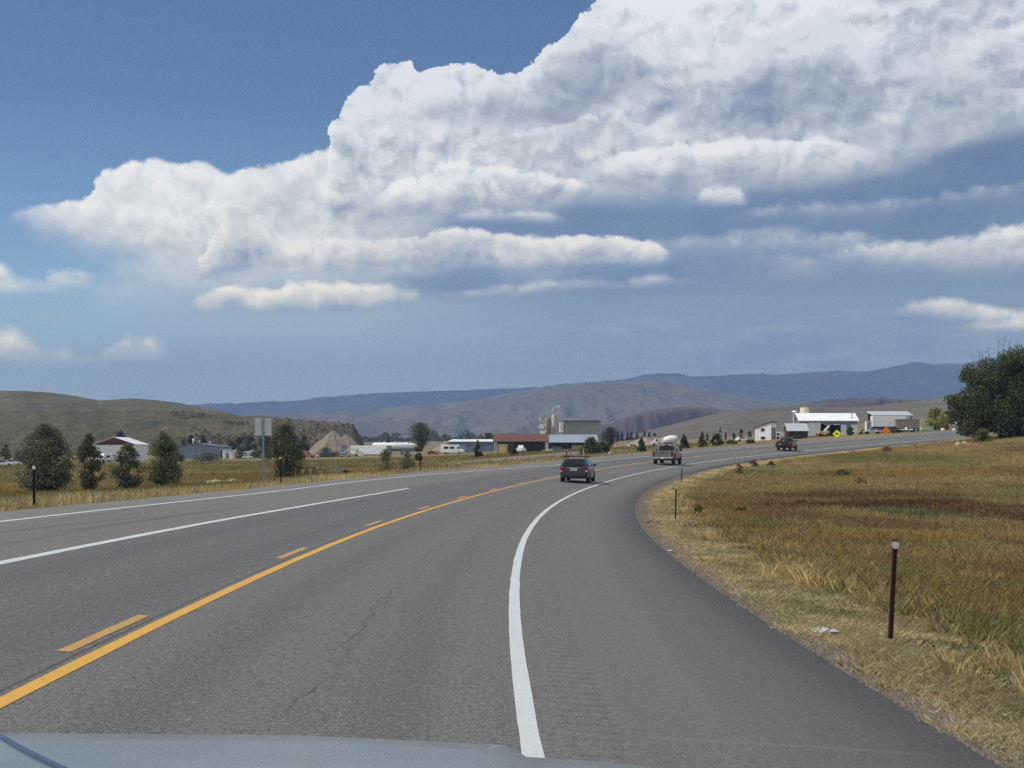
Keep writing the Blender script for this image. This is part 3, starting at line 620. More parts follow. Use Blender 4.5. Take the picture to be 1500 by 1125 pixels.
plant('cottonwood', 'tall spreading cottonwood standing above the white tank trailer', 'tree', 615, 664, 621, 50, 560, 'vase', (84, 92, 70), 3000, .5, None, nclump=34, clear=.3)
plant('spruce', 'small dark spruce in front of the blue grey workshop', 'tree', 700, 672, 645, 20, 280, 'spruce', (62, 72, 58), 2200, .22, None, nclump=40, clear=.02)
plant('spruce', 'thin young spruce in front of the tan crate', 'tree', 753, 673, 649, 16, 262, 'spruce', (64, 74, 58), 1600, .2, None, nclump=34, clear=.02)
plant('shrub', 'wide round green shrub right behind the dark wagon', 'shrub', 866, 669, 641, 38, 196, 'shrub', (84, 92, 66), 4500, .16, None, nclump=40, clear=.0, stems=4, trunk_r=.03)
plant('shrub', 'smaller shrub growing against the wide shrub behind the dark wagon', 'shrub', 884, 667, 645, 24, 200, 'shrub', (80, 88, 62), 2200, .16, None, nclump=24, clear=.0, stems=3, trunk_r=.03)
plant('tree', 'dark brownish tree at the right end of the pale blue shed roof', 'tree', 893, 653, 626, 28, 560, 'round', (74, 66, 62), 2000, .45, None, nclump=26, clear=.05)
g2 = 'young spruces along the far road edge'
plant('spruce', 'young spruce left of the silver pickup', 'tree', 940, 664, 640, 21, 192, 'spruce', (88, 98, 70), 2200, .17, g2, nclump=40, clear=.02)
plant('spruce', 'dark young spruce just right of the concrete mixer truck', 'tree', 1002, 659, 636, 20, 216, 'spruce', (66, 76, 62), 2200, .18, g2, nclump=40, clear=.02)
plant('spruce', 'light green pointed spruce, middle of the three right of the mixer truck', 'tree', 1028.5, 657.5, 632, 19, 226, 'spruce', (84, 96, 70), 2000, .18, g2, nclump=40, clear=.02)
plant('spruce', 'plump dark spruce, last of the three before the white house', 'tree', 1050, 655.5, 635, 20, 236, 'column', (64, 74, 60), 2200, .2, g2, nclump=36, clear=.02)
plant('shrub', 'low dark bush at the road edge in front of the white house', 'shrub', 1099, 653, 644.5, 20, 258, 'shrub', (72, 78, 62), 1400, .2, None, nclump=20, clear=.0)
plant('shrub', 'low olive bush left of the white parked car', 'shrub', 1072, 652, 645, 22, 300, 'shrub', (108, 102, 64), 1000, .24, None, nclump=18, clear=.0)
plant('shrub', 'dark green bush beside the maroon shed', 'shrub', 1168, 646, 632, 15, 372, 'shrub', (70, 78, 60), 1200, .3, None, nclump=18, clear=.0)
plant('shrub', 'tall dark green bush at the right end of the white roofed hall', 'shrub', 1245, 641, 624, 13, 392, 'column', (78, 98, 84), 1500, .3, None, nclump=20, clear=.0)
plant('tree', 'yellow green tree left of the white shed at the end of the road', 'tree', 1373, 629, 598, 36, 440, 'round', (150, 146, 56), 3200, .42, None, nclump=34, clear=.06)
plant('tree', 'dark tree hidden behind the yellow green tree', 'tree', 1388, 628, 603, 24, 452, 'round', (72, 78, 58), 1800, .42, None, nclump=22, clear=.06)
plant('tree', 'round dark tree rising behind the barn with the white roof', 'tree', 177, 676, 631, 28, 620, 'round', (56, 64, 50), 1800, .6, None, nclump=22, clear=.05)
g3 = 'dark trees behind the long grey barn'
for u, vt, w in ((280, 636, 16), (297, 637, 14), (268, 643, 14)):
    plant('tree', {280: 'rounded dark tree behind the grey barn, left of the roof ventilator', 297: 'dark tree behind the grey barn, tallest right of the ventilator', 268: 'lowest dark tree behind the left end of the grey barn'}[u], 'tree', u, 668, vt, w * 1.2, 640, 'shrub', (54, 60, 48), 1500, .7, g3, nclump=22, clear=.0)
g4 = 'bushes in front of the grey barns'
for u, vb, vt, w, D, l in ((305, 677, 664, 56, 430, 'long low dark bush in front of the grey barn'), (262, 677, 665, 30, 430, 'low bush at the left end of the grey barn'), (352, 673, 655, 26, 540, 'bush right of the white annex of the grey barn'), (376, 673, 656, 28, 545, 'wide bush left of the sign post near the parked white car'),
                           (8, 680, 650, 26, 400, 'dark bush at the left edge behind the parked white cars'), (30, 680, 660, 26, 440, 'low bush between the parked white cars and the biggest willow'), (404, 671, 655, 24, 560, 'bush behind the sign, left of the orange truck'), (478, 668, 656, 40, 600, 'dark green thicket in front of the tall gravel pile')):
    plant('bush', l, 'bush', u, vb, vt, w, D, 'shrub', (76, 82, 60), 1300, .34, g4, nclump=22, clear=.0)
g5 = 'dark trees at the foot of the brushy hill'
for i, (u, vt, w) in enumerate(((350, 640, 18), (368, 637, 20), (388, 636, 22), (408, 634, 22), (428, 633, 20), (446, 637, 18), (340, 644, 14))):
    plant('tree', 'dark tree below the brushy hill, ' + ('just left of the sign', 'second in the row left of the sign', 'just behind the left half of the sign post', 'just right of the sign post', 'tallest of the row, right of the sign', 'last of the row beside the tall gravel pile', 'smallest and leftmost of the row')[i], 'tree', u, 660, vt, w * 1.3, 690, 'shrub', (58, 62, 48), 1500, .75, g5, nclump=24, clear=.0)
plant('tree', 'green tree behind the blue grey workshop', 'tree', 715, 662, 635, 30, 620, 'round', (88, 96, 66), 1600, .55, None, nclump=22, clear=.05)
plant('conifer', 'dark pointed conifer behind the middle of the white trailer', 'tree', 569, 660, 636, 15, 800, 'spruce', (56, 68, 62), 1000, .6, None, nclump=24, clear=.02)
g6 = 'scattered conifers below the tan hill'
for i, (u, vb, vt, w, D) in enumerate(((1055, 639, 626, 7, 620), (1063, 639, 633, 5, 640), (1086, 638, 628.5, 10, 640), (1098, 637, 631, 8, 700), (1075, 637, 634, 6, 660), (1036, 640, 635, 5, 640))):
    plant('conifer', 'small conifer on the slope above the spruces, ' + ('tallest and pointed', 'tiny one beside the tallest', 'round one nearest the white house', 'low one behind the white house roof', 'lowest in the row', 'leftmost, nearest the spruces')[i], 'tree', u, vb, vt, w, D, 'spruce' if i in (0, 1) else 'round', (64, 72, 62), 400, .5, g6, nclump=14, clear=.02)
g7 = 'dark pines on the slope right of the plant'
for i, (u, vt, h) in enumerate(((898, 628, 10), (905, 626, 12), (911, 628, 9), (919, 627, 11), (925, 625, 12), (933, 627, 10), (944, 625, 11), (951, 628, 8), (959, 630, 8))):
    plant('pine', 'dark pine on the low ridge above the rubble, ' + ('leftmost of the row', 'second of the row, tall', 'short, third of the row', 'fourth of the row', 'tallest, middle of the row', 'right of the tallest', 'seventh of the row', 'small, next to last', 'smallest, last before the mixer drum')[i], 'tree', u, vt + h, vt + h * .35, 7 + i % 3, 1000, 'spruce', (58, 66, 62), 500, 1.0, g7, nclump=24, clear=.0)
# the old cottonwood on the right, crown built clump by clump
def old_tree():
    global RNG
    RNG = np.random.default_rng(99); D0 = 216.0; b = at(1478, D0)
    t = thing('cottonwood', 'huge dark green cottonwood at the right edge with bare twigs on top', 'tree', b)
    lump = [(1500, 540, 34), (1476, 534, 24), (1455, 548, 26), (1428, 548, 19), (1418, 556, 13), (1440, 570, 30), (1478, 575, 42), (1416, 584, 24), (1399, 590, 13), (1424, 604, 30), (1404, 606, 15), (1452, 606, 34), (1490, 610, 40), (1412, 620, 14), (1432, 623, 18), (1463, 622, 24),
            (1525, 560, 50), (1560, 580, 55), (1545, 535, 36), (1590, 610, 45), (1540, 615, 45), (1510, 520, 22), (1580, 550, 36), (1408, 632, 8), (1500, 628, 22), (1620, 590, 30)]
    cc, cr = [], []
    for u, v, r in lump:
        for k in range(5):
            dy = RNG.uniform(-4.5, 4.5) * (.5 + r / 50); j = r * .42
            uu = u + RNG.uniform(-j, j); vv = v + RNG.uniform(-j, j)
            cc.append(((uu - 750) / F * D0 - b[0], dy, EYE + (HORIZON - vv) / F * D0 - b[2])); cr.append(px(r * RNG.uniform(.5, .8), D0))
    cc = np.array(cc); cr = np.array(cr); tb = MB()
    for q, (ox, top) in enumerate(((0, 8.), (2.5, 9), (-2.2, 6.5), (5.5, 8))):
        tb.path([(ox * .5, q * .5 - .7, -.3), (ox * .6, q * .4 - .5, 1.6), (ox * .9, 0, top * .55), (ox * 1.2, .3, top)], [.42, .34, .2, .05], 9)
    for i in range(0, len(cc), 3):
        a = np.array((cc[i, 0] * .35, cc[i, 1] * .2, max(.9, cc[i, 2] * .5))); tb.path([tuple(a), tuple((a + cc[i]) * .5 + (0, 0, .4)), tuple(cc[i])], [.14, .08, .025], 5)
    tb.build('trunk', M['trunk'], t, smooth=60)
    n = 72000; ci = RNG.choice(len(cc), n, p=cr ** 2 / (cr ** 2).sum()); d = RNG.normal(size=(n, 3)); d /= np.linalg.norm(d, axis=1)[:, None]
    P = cc[ci] + d * (cr[ci] * RNG.random(n) ** .4)[:, None]; P[:, 2] = np.maximum(P[:, 2], .15); keep = P[:, 2] > .12
    cl = (RNG.random(len(cc)) - .4) * .55; crown_mesh('crown', P, d, .27, leaf_cols(n, lin(70, 80, 48), .4, cl[ci]), t)
    tw = MB()
    for u, v0, v1, le in ((1436, 535, 506, -6), (1443, 530, 512, -3), (1458, 528, 494, 2), (1466, 526, 488, 3), (1473, 525, 496, 6), (1487, 524, 492, 4), (1452, 530, 505, -6), (1430, 540, 520, -7), (1480, 524, 500, -4)):
        z0, z1 = (EYE + (HORIZON - q) / F * D0 - b[2] for q in (v0 + 14, v1)); x0 = (u - 750) / F * D0 - b[0]; x1 = x0 + px(le, D0); yy = RNG.uniform(-1, 1)
        tw.path([(x0, yy, z0), ((x0 * .6 + x1 * .4), yy + .1, z0 * .5 + z1 * .5), (x1, yy, z1)], [.05, .035, .012], 5)
        for k in range(5):
            f = RNG.uniform(.3, .85); xm = x0 + (x1 - x0) * f; zm = z0 + (z1 - z0) * f; tw.tube((xm, yy, zm), (xm + RNG.uniform(-.7, .7), yy + RNG.uniform(-.4, .4), zm + RNG.uniform(.4, 1.1)), .022, .008, 4)
    tw.build('dead_branch', M['dead'], t)
old_tree()
plant('bush', 'low light green bush spreading at the foot of the huge cottonwood', 'bush', 1440, 641, 628, 36, 205, 'shrub', (98, 104, 62), 1800, .2, None, nclump=20, clear=.0)
g8 = 'sagebrush clumps in the meadow'
for i, (u, vb, vt, w, c) in enumerate(((1023, 756, 739, 17, (122, 112, 70)), (1104, 684, 673, 13, (122, 102, 76)), (1130, 685, 676, 13, (126, 112, 80)), (1234, 699, 688, 34, (114, 106, 68)), (1083, 690, 680, 14, (132, 118, 80)), (1260, 712, 700, 26, (150, 120, 74)), (1088, 755, 742, 24, (104, 108, 50)), (1176, 742, 732, 20, (98, 98, 52)), (1082, 696, 686, 20, (128, 116, 80)), (1300, 662, 654, 22, (126, 106, 66)))):
    plant('sagebrush', ('clump beside the green reflector post, nearest the pavement', 'brown clump at the bend, left of its pair', 'brown clump at the bend, right of its pair', 'wide dark olive clump in the middle of the upper meadow', 'clump at the foot of the reflector post at the bend', 'golden clump below the wide dark olive clump', 'bright green clump at the left end of the rusty patch', 'green clump at the top of the rusty patch', 'olive clump beside the pavement at the bend', 'pale clump below the orange sign')[i], 'bush', u, vb, vt, w, None, 'shrub', c, 900, .10 + .0006 * max(0, 760 - vb), g8, nclump=18, clear=.0, trunk_r=.02)
def distant_woods():
    n = 9000; u = RNG.uniform(515, 905, n); D = RNG.uniform(1500, 2000, n); k = fbm(u * .06, D * .004, 5, 3); keep = k > .42 ; u, D, k = u[keep], D[keep], k[keep]; n = len(u)
    x = (u - 750) / F * D; z = ground(x, D); P = np.stack([x, D, z + RNG.random(n) * (2 + 9 * (k - .42) * 3)], -1)
    tag(crown_mesh('distant_woods', P, np.zeros((n, 3)) + (0, 0, 1), 3.4, leaf_cols(n, lin(58, 66, 56), .4, RNG.random(n) * .3), None), 'dark band of trees across the valley floor far behind the yards', 'woods', kind='stuff')
distant_woods()

# ------------------------------------------------------------------ grass
def grass(name, label, n, region, hmin, hmax, wid, blades, colf, spread, seed, droop=.35, head=False, dlo=7.5, dhi=240, ulo=-900, uhi=1100):
    """tufts of blades; region(s, o, x, y, d) gives the chance that one grows there"""
    g = np.random.default_rng(seed); u = g.uniform(ulo, uhi, n * 3); D = np.exp(g.uniform(math.log(dlo), math.log(dhi), n * 3))
    side = g.random(n * 3) < .16; wide = np.where(uhi > 700, g.uniform(uhi, uhi + 1500, n * 3), g.uniform(ulo - 1300, ulo, n * 3)); u = np.where(side, wide, u); D = np.where(side, np.exp(g.uniform(math.log(dlo * .5), math.log(dhi), n * 3)), D); x = u / F * D
    s, o = road_so(x, D); d = np.maximum(o - RIGHT_EDGE(s), LEFT_EDGE(s) - o)
    ok = g.random(n * 3) < region(s, o, x, D, d); x, D, s, o, d = (a[ok][:n] for a in (x, D, s, o, d)); n = len(x)
    z = ground(x, D); z += np.where(d > 1.5, 0, 0); col = colf(x, D, s, o)
    hs = (hmin + (hmax - hmin) * g.random(n)) * (.6 + .8 * fbm(x * .25, D * .25, seed, 3)); sp = spread * (1 + D * .03); bw = wid * (1 + D / 22)
    N = n * blades; ix = np.repeat(np.arange(n), blades); a = g.random(N) * 2 * np.pi; r = np.sqrt(g.random(N)) * sp[ix]
    bx = x[ix] + r * np.cos(a); by = D[ix] + r * np.sin(a); bz = z[ix] - .03
    h = hs[ix] * g.uniform(.55, 1.2, N); la = a + g.normal(0, .8, N); lean = h * g.uniform(.08, droop * 2, N); w = bw[ix] * g.uniform(.6, 1.3, N) * .5
    wa = g.random(N) * np.pi; cx, cy = np.cos(wa) * w, np.sin(wa) * w
    tx, ty = bx + np.cos(la) * lean, by + np.sin(la) * lean
    mx_, my_ = bx + np.cos(la) * lean * .35, by + np.sin(la) * lean * .35
    V = np.empty((N, 4, 3)); V[:, 0] = np.stack([bx - cx, by - cy, bz], -1); V[:, 1] = np.stack([bx + cx, by + cy, bz], -1)
    V[:, 2] = np.stack([mx_ + cx * .8, my_ + cy * .8, bz + h * .6], -1); V[:, 3] = np.stack([tx, ty, bz + h], -1)
    if head: V[:, 0] = np.stack([bx + np.cos(la) * lean * .2, by + np.sin(la) * lean * .2, bz + h * .45], -1); V[:, 1] = np.stack([mx_ + cx, my_ + cy, bz + h * .72], -1); V[:, 2] = np.stack([tx, ty, bz + h], -1); V[:, 3] = np.stack([mx_ - cx, my_ - cy, bz + h * .78], -1)
    c = col[ix] * g.uniform(.6, 1.4, N)[:, None] * np.stack([1 + g.normal(0, .06, N), np.ones(N), 1 - g.normal(0, .08, N)], -1)
    Fc = np.arange(N * 4).reshape(-1, 4)
    o_ = npmesh(name, V.reshape(-1, 3), Fc, GRASSM, cols=np.repeat(np.clip(c, .005, .9), 4, 0)); tag(o_, label, 'grass', kind='stuff')
def grassmat():
    m, nt, b = newmat('grass_blades'); a = nt.nodes.new('ShaderNodeVertexColor'); a.layer_name = 'col'
    g = nt.nodes.new('ShaderNodeNewGeometry'); n = noise_node(nt, 7, 3, .6, g.outputs['Position'])
    c = mix_rgb(nt, maprange(nt, n.outputs['Fac'], .45, .75, 0, .4), a.outputs['Color'], lin(178, 156, 104))
    nt.links.new(c, b.inputs['Base Color']); b.inputs['Roughness'].default_value = .8; b.inputs['Specular IOR Level'].default_value = .15
    t = nt.nodes.new('ShaderNodeBsdfTranslucent'); nt.links.new(c, t.inputs['Color']); mx = nt.nodes.new('ShaderNodeMixShader'); mx.inputs[0].default_value = .3
    nt.links.new(b.outputs[0], mx.inputs[1]); nt.links.new(t.outputs[0], mx.inputs[2]); nt.links.new(mx.outputs[0], nt.nodes['Material Output'].inputs['Surface'])
    return m
GRASSM = grassmat()
bright = lambda k: (lambda x, y, s, o: veg_colour(x, y, s, o) * k)
def straw_col(x, y, s, o):
    n = vnoise(x * 1.3, y * 1.3, 5)[:, None]; m = vnoise(x * .5, y * .5, 15)[:, None]; a = C(208, 194, 154); b = C(128, 126, 90); c = C(156, 128, 102); r = a * (1 - n) + b * n; k = sstep(.62, .85, m) * .4; e = (1 - sstep(.3, 1.1, o - RIGHT_EDGE(s)))[:, None] * .42; q = r * (1 - k) + c * k; return (q * (1 - e) + a * e * (.75 + .5 * vnoise(x * 3, y * 3, 25)[:, None])) * .95
gaps = lambda x, y: .25 + .75 * sstep(.36, .52, fbm(x * 1.1, y * .8, 91, 3))
grass('meadow_grass', 'patchy brown gold and olive meadow grass inside the bend', 100000, lambda s, o, x, y, d: np.where(o > 0, sstep(1.8, 4.0, d + (fbm(x * .5, y * .5, 8, 2) - .5) * 2), 0) * gaps(x, y), .06, .32, .0017, 16, bright(1.42), .11, 3, droop=.42, ulo=-60, uhi=980)
grass('seed_heads', 'dry seed heads standing above the meadow grass', 26000, lambda s, o, x, y, d: np.where(o > 0, sstep(2.2, 4.5, d) * sstep(.46, .6, fbm(x * .3, y * .2, 18, 3)), 0), .20, .46, .0032, 5, lambda x, y, s, o: veg_colour(x, y, s, o) * .55 + C(176, 140, 100) * .5, .22, 13, droop=.3, ulo=-60, uhi=980, dhi=120, head=True)
grass('meadow_weeds', 'dark green and grey weeds scattered low in the meadow grass', 16000, lambda s, o, x, y, d: np.where(o > 0, sstep(1.2, 3, d) * sstep(.50, .62, fbm(x * .6, y * .35, 71, 3)), 0), .05, .18, .006, 11, lambda x, y, s, o: C(92, 98, 62) * (.6 + .8 * vnoise(x * .7, y * .7, 3)[:, None]), .1, 23, droop=.6, ulo=-60, uhi=980, dhi=130)
grass('verge_grass', 'short straw and green grass on the right shoulder slope', 52000, lambda s, o, x, y, d: np.where(o > 0, sstep(.15, .7, d + (fbm(x * 1.6, y * 1.6, 28, 2) - .5) * 1.3) * (1 - sstep(2.6, 4.4, d)), 0), .03, .11, .0013, 17, straw_col, .12, 4, droop=.8, dhi=200, ulo=-60, uhi=980)
grass('roadside_grass', 'tan and green weeds along the left edge of the highway', 30000, lambda s, o, x, y, d: np.where(o < 0, sstep(.2, .6, d) * (1 - sstep(7, 13, d)), 0), .10, .36, .0035, 13, lambda x, y, s, o: (straw_col(x, y, s, o) * .45 + veg_colour(x, y, s, o) * .6) * (.8 + .5 * vnoise(x * .4, y * .2, 3)[:, None]), .2, 5, droop=.25, dlo=28, dhi=260, ulo=-900, uhi=620)
grass('field_grass', 'golden grass of the flat field left of the highway', 30000, lambda s, o, x, y, d: np.where(o < 0, sstep(6, 10, d), 0) * (1 - np.exp(-(((x - 4) / 15) ** 2 + ((y - 215) / 20) ** 2) ** 2)), .14, .3, .008, 9, bright(1.15), .6, 6, droop=.2, dlo=60, dhi=430, ulo=-900, uhi=300)
def gravel():
    g = np.random.default_rng(8); n = 26000; s = np.exp(g.uniform(math.log(9), math.log(130), n)); d = np.abs(g.normal(0, .34, n)) - .05; o = RIGHT_EDGE(s) + d; P = road_pt(s, o); z = ground(P[:, 0], P[:, 1], False); r = g.uniform(.006, .02, n) * (1 + s / 60)
    V = []; base = np.array([(1, 0, 0), (-.5, .87, 0), (-.5, -.87, 0), (0, 0, 1.1)]); J = g.uniform(.6, 1.3, (n, 4, 3)); a = g.random(n) * 6.28; ca, sa = np.cos(a), np.sin(a)
    Q = base[None] * J * r[:, None, None]; X_ = Q[..., 0] * ca[:, None] - Q[..., 1] * sa[:, None]; Y_ = Q[..., 0] * sa[:, None] + Q[..., 1] * ca[:, None]
    V = np.stack([X_ + P[:, 0:1], Y_ + P[:, 1:2], Q[..., 2] + z[:, None] - r[:, None] * .1], -1).reshape(-1, 3); i = np.arange(n)[:, None] * 4
    F_ = np.concatenate([i + np.array(f)[None] for f in ((0, 1, 3), (1, 2, 3), (2, 0, 3))]); c = np.array(lin(124, 116, 109)) * g.uniform(.55, 1.3, n)[:, None]
    tag(npmesh('gravel', V, F_, GRASSM, cols=np.repeat(c, 4, 0)), 'grey gravel and grit along the right pavement edge', 'gravel', kind='stuff')
gravel()
def hill_brush():
    g = np.random.default_rng(21); dg = bpy.context.evaluated_depsgraph_get(); P = []; Cc = []; S_ = []
    for name, n, u0, u1, dens, sz, c in (('foothill', 1000, 385, 516, 1., 1.2, (88, 80, 62)), ('foothill', 900, 250, 400, .5, 1.3, (84, 80, 62))):
        me = bpy.data.objects[name].data; co_ = np.empty(len(me.vertices) * 3, np.float32); me.vertices.foreach_get('co', co_); co_ = co_.reshape(-1, 3); uu = 750 + co_[:, 0] / co_[:, 1] * F
        k = fbm(co_[:, 0] * .012, co_[:, 1] * .006, 33, 4); ok = np.where((uu > u0) & (uu < u1) & (k > (.30 if dens == 1 else .46)))[0]; ok = g.choice(ok, min(n, len(ok)), replace=False); q = co_[ok] + g.normal(0, 1.2, (len(ok), 3)) * (1, 3, 0); q[:, 2] += .2
        for j in range(4): P.append(q + g.normal(0, sz * .4, q.shape)); Cc.append(leaf_cols(len(q), lin(*c), .35, g.random(len(q)) * .3)); S_.append(np.full(len(q), sz))
    P = np.concatenate(P); tag(crown_mesh('hill_brush', P, np.zeros(P.shape) + (0, 0, 1), np.concatenate(S_), np.concatenate(Cc), None), 'dark sagebrush and scrub dotted over the near hills', 'brush', kind='stuff')
hill_brush()
# ------------------------------------------------------------------ buildings
def gable_poly(w, he, hr, ox=0): return [(-w / 2, 0), (w / 2, 0), (w / 2, he), (ox, hr), (-w / 2, he)]
def roof_gable(w, d, he, hr, over=.4, th=.14, y0=0):
    m = MB(); s = (hr - he) / (w / 2); x = w / 2 + over; z = he - over * s
    m.prism([(-x, z), (-x, z + th), (0, hr + th), (x, z + th), (x, z), (0, hr)][::-1], y0 - over, y0 + d + over); return m
def window(parent, x0, x1, z0, z1, y=-.03, mt='window', frame='white', name='window'):
    f = MB(); t = .07
    f.box(x0 - t, x1 + t, y - .05, y + .03, z0 - t, z0); f.box(x0 - t, x1 + t, y - .05, y + .03, z1, z1 + t); f.box(x0 - t, x0, y - .05, y + .03, z0, z1); f.box(x1, x1 + t, y - .05, y + .03, z0, z1)
    w = f.build(name, M[frame], parent); MB().box(x0, x1, y - .025, y + .02, z0, z1).build('pane', M[mt], w); return w
# barn with the red gable
b = thing('barn', 'white metal barn with a dark red gable and bright white roof', 'barn', at(167.5, 480)); W_, D_ = 14.2, 17
MB().prism([(-W_ / 2, -.5), (W_ / 2, -.5), (W_ / 2, 5.7), (0, 8.05), (-W_ / 2, 5.7)], 0, D_).build('wall', M['white_rib'], b)
MB().prism([(-W_ / 2, 5.55), (W_ / 2, 5.55), (W_ / 2, 5.75), (0, 8.1), (-W_ / 2, 5.75)], -.06, -.002).build('gable_panel', M['barn_red'], b)
roof_gable(W_, D_, 5.75, 8.12).build('roof', M['bright_roof'], b)
d_ = MB().box(1.6, 6., -.09, -.02, 0, 4.4).build('door', M['white'], b); MB().box(3.75, 3.85, -.13, -.09, 1.2, 1.5).build('handle', M['trim'], d_)
# long grey barn
b = thing('barn', 'long low blue grey metal barn with a shallow pitched roof and vents', 'barn', at(288, 530)); W_, D_ = 18, 22
MB().prism([(-W_ / 2, -.6), (W_ / 2, -.6), (W_ / 2, 4.5), (0, 5.7), (-W_ / 2, 4.5)], 0, D_).build('wall', M['blue_grey'], b)
roof_gable(W_, D_, 4.5, 5.7, .3).build('roof', M['slate'], b)
for x, r, h in ((-1.8, .45, 1.5), (.6, .22, 1.3), (4.4, .2, 1.1)): MB().lathe([(r * .5, 5.0), (r * .5, 5.0 + h), (r, 5.1 + h), (r * .9, 5.1 + h + r * 1.4), (r * .3, 5.1 + h + r * 1.9)], 12).build('roof_vent', M['white'], b, smooth=40, loc=(x, 2.5, .1))
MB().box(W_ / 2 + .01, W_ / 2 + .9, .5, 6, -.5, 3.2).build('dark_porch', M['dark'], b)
s_ = thing('shed', 'small white shed against the right end of the grey barn', 'shed', at(332.5, 528))
MB().prism([(-1.7, -.4), (2., -.4), (2., 2.9), (-1.7, 3.3)], 0, 5).build('wall', M['white'], s_); MB().prism([(-1.9, 3.38), (2.2, 2.96), (2.2, 3.1), (-1.9, 3.5)], -.2, 5.2).build('roof', M['grey_roof'], s_); MB().box(-.4, .6, -.04, -.002, 0, 2.1).build('door', M['slate'], s_)
# blue grey workshop
b = thing('workshop', 'long blue grey steel workshop with a thin white roof', 'workshop', at(690, 540), R(-8)); W_ = 17.6
MB().prismx([(0, -.5), (9, -.5), (9, 4.9), (0, 4.1)], -W_ / 2, W_ / 2).build('wall', M['slate'], b); MB().prismx([(-.4, 4.1), (9.3, 4.95), (9.3, 5.12), (-.4, 4.27)], -W_ / 2 - .3, W_ / 2 + .3).build('roof', M['bright_roof'], b)
for x, mt, h in ((6.6, 'slate', 3.), (2.2, 'blue_grey', 3.4), (-3., 'blue_grey', 3.4)): MB().box(x - 1.2, x + 1.2, -.06, -.003, 0, h).build('door', M[mt], b)
window(b, -6.6, -5.2, 1.8, 2.8)
# red roofed building
b = thing('lodge', 'dark wooden building under a wide rust red roof', 'building', at(763, 450)); W_ = 15.4
MB().box(-W_ / 2, W_ / 2, 0, 7, -.4, 3.45).build('wall', M['brown_wood'], b)
MB().prismx([(-1.4, 3.3), (3.5, 5.7), (8.4, 3.3), (8.4, 3.48), (3.5, 5.9), (-1.4, 3.48)], -W_ / 2 - 1.2, W_ / 2 + 1.3).build('roof', M['rust_red'], b)
for x in (-8.3, -7.6, 8.2): MB().box(x - .12, x + .12, -1.1, -.86, -.3, 3.42).build('porch_post', M['white'], b)
for x in (-4, -.5, 3.2): MB().box(x - .8, x + .8, -.05, -.003, 0, 2.3).build('door', M['dark'], b)
MB().box(-W_ / 2 + .6, W_ / 2 - .6, -.04, -.003, 2.5, 3.2).build('clerestory_window', M['window'], b)
c_ = thing('crate', 'tall tan plywood crate in front of the red roofed building', 'crate', at(737, 425)); MB().box(-1.35, 1.35, 0, 2, 0, 2.75).build('box', M['tan'], c_, bevel=.03); MB().box(-1.4, 1.4, -.05, -.003, 2.55, 2.8).build('lid_batten', M['tan'], c_)
c_ = thing('shipping_box', 'dark brown steel box right of the tan crate', 'box', at(748.5, 424)); MB().box(-.95, 1.1, 0, 2, 0, 2.85).build('body', M['brown_wood'], c_, bevel=.03); MB().box(-.8, .95, -.05, -.003, .15, 2.6).build('door', M['maroon'], c_)
# concrete plant
pz = at(812, 600)
def silo(name, label, u, D, vtop, rpx, mt, group=None, cone=True):
    p = at(u, D); h = EYE + (HORIZON - vtop) / F * D - p[2]; r = px(rpx, D); t = thing(name, label, 'silo', p, group=group)
    MB().lathe([(r * .25, 2.2), (r, 4.4), (r, h - .5), (r * .92, h - .15), (r * .3, h)], 24).build('tank', M[mt], t, smooth=35)
    for k in range(4): a = k * math.pi / 2 + .6; MB().tube((r * .86 * math.cos(a), r * .86 * math.sin(a), -.3), (r * .86 * math.cos(a), r * .86 * math.sin(a), 4.6), .14, n=8).build('leg', M['galv'], t)
    [MB().lathe([(r + .02, z), (r + .06, z + .05), (r + .02, z + .12)], 24).build('hoop', M['galv'], t, smooth=35) for z in np.linspace(5, h - 1, 4)]
    ld = MB(); [ld.tube((sx, -r - .12, 2.5), (sx, -r - .12, h), .04, n=5) for sx in (-.25, .25)]; [ld.tube((-.25, -r - .12, z), (.25, -r - .12, z), .03, n=5) for z in np.arange(3, h, .6)]; ld.build('ladder', M['galv'], t)
    return t, h, r
t, h, r = silo('silo', 'tall pale cement silo with a bent pipe over its top', 812.5, 600, 607, 4.6, 'concrete')
MB().path([(-.9, -.2, h - 1), (-.9, -.2, h + 1.3), (-.5, -.2, h + 2.3), (.3, -.2, h + 2.9), (1.6, -.1, h + 3.3)], .24, 8).build('pipe', M['concrete'], t, smooth=50); MB().box(1.4, 2.2, -.5, .4, h + 2.9, h + 3.7).build('filter_box', M['white'], t, bevel=.05)
silo('silo', 'shorter grey cement silo left of the silo with the bent pipe', 802.5, 604, 612, 5.6, 'tan_grey')
t = thing('conveyor_tower', 'skinny batching tower of white boxes and struts left of the two silos', 'tower', at(794.5, 598)); f = MB()
for sx in (-1, 1):
    for sy in (-1, 1): f.tube((sx, sy, -.3), (sx * .8, sy * .8, 14), .12, n=6)
for k in range(6):
    z = 1 + k * 2.1
    for sx in (-1, 1): f.tube((sx * .95, -.95, z), (-sx * .9, -.9, z + 2.1), .07, n=5)
    f.box(-1, 1, -1, 1, z - .06, z + .06)
f.build('frame', M['galv'], t)
for x, z, w, hh in ((-.2, 8.6, 1.3, 1.6), (.3, 11.0, 1.7, 1.2), (-.3, 13.2, 1.1, 1.3), (.1, 5.4, 1.5, 2.0), (-.9, 12.2, .7, .8), (.9, 9.8, .8, .8)): MB().box(x - w * .7, x + w * .7, -1.4, .8, z, z + hh * 1.1).build('hopper', M['concrete' if z > 9 and w > 1 else 'white'], t, bevel=.08)
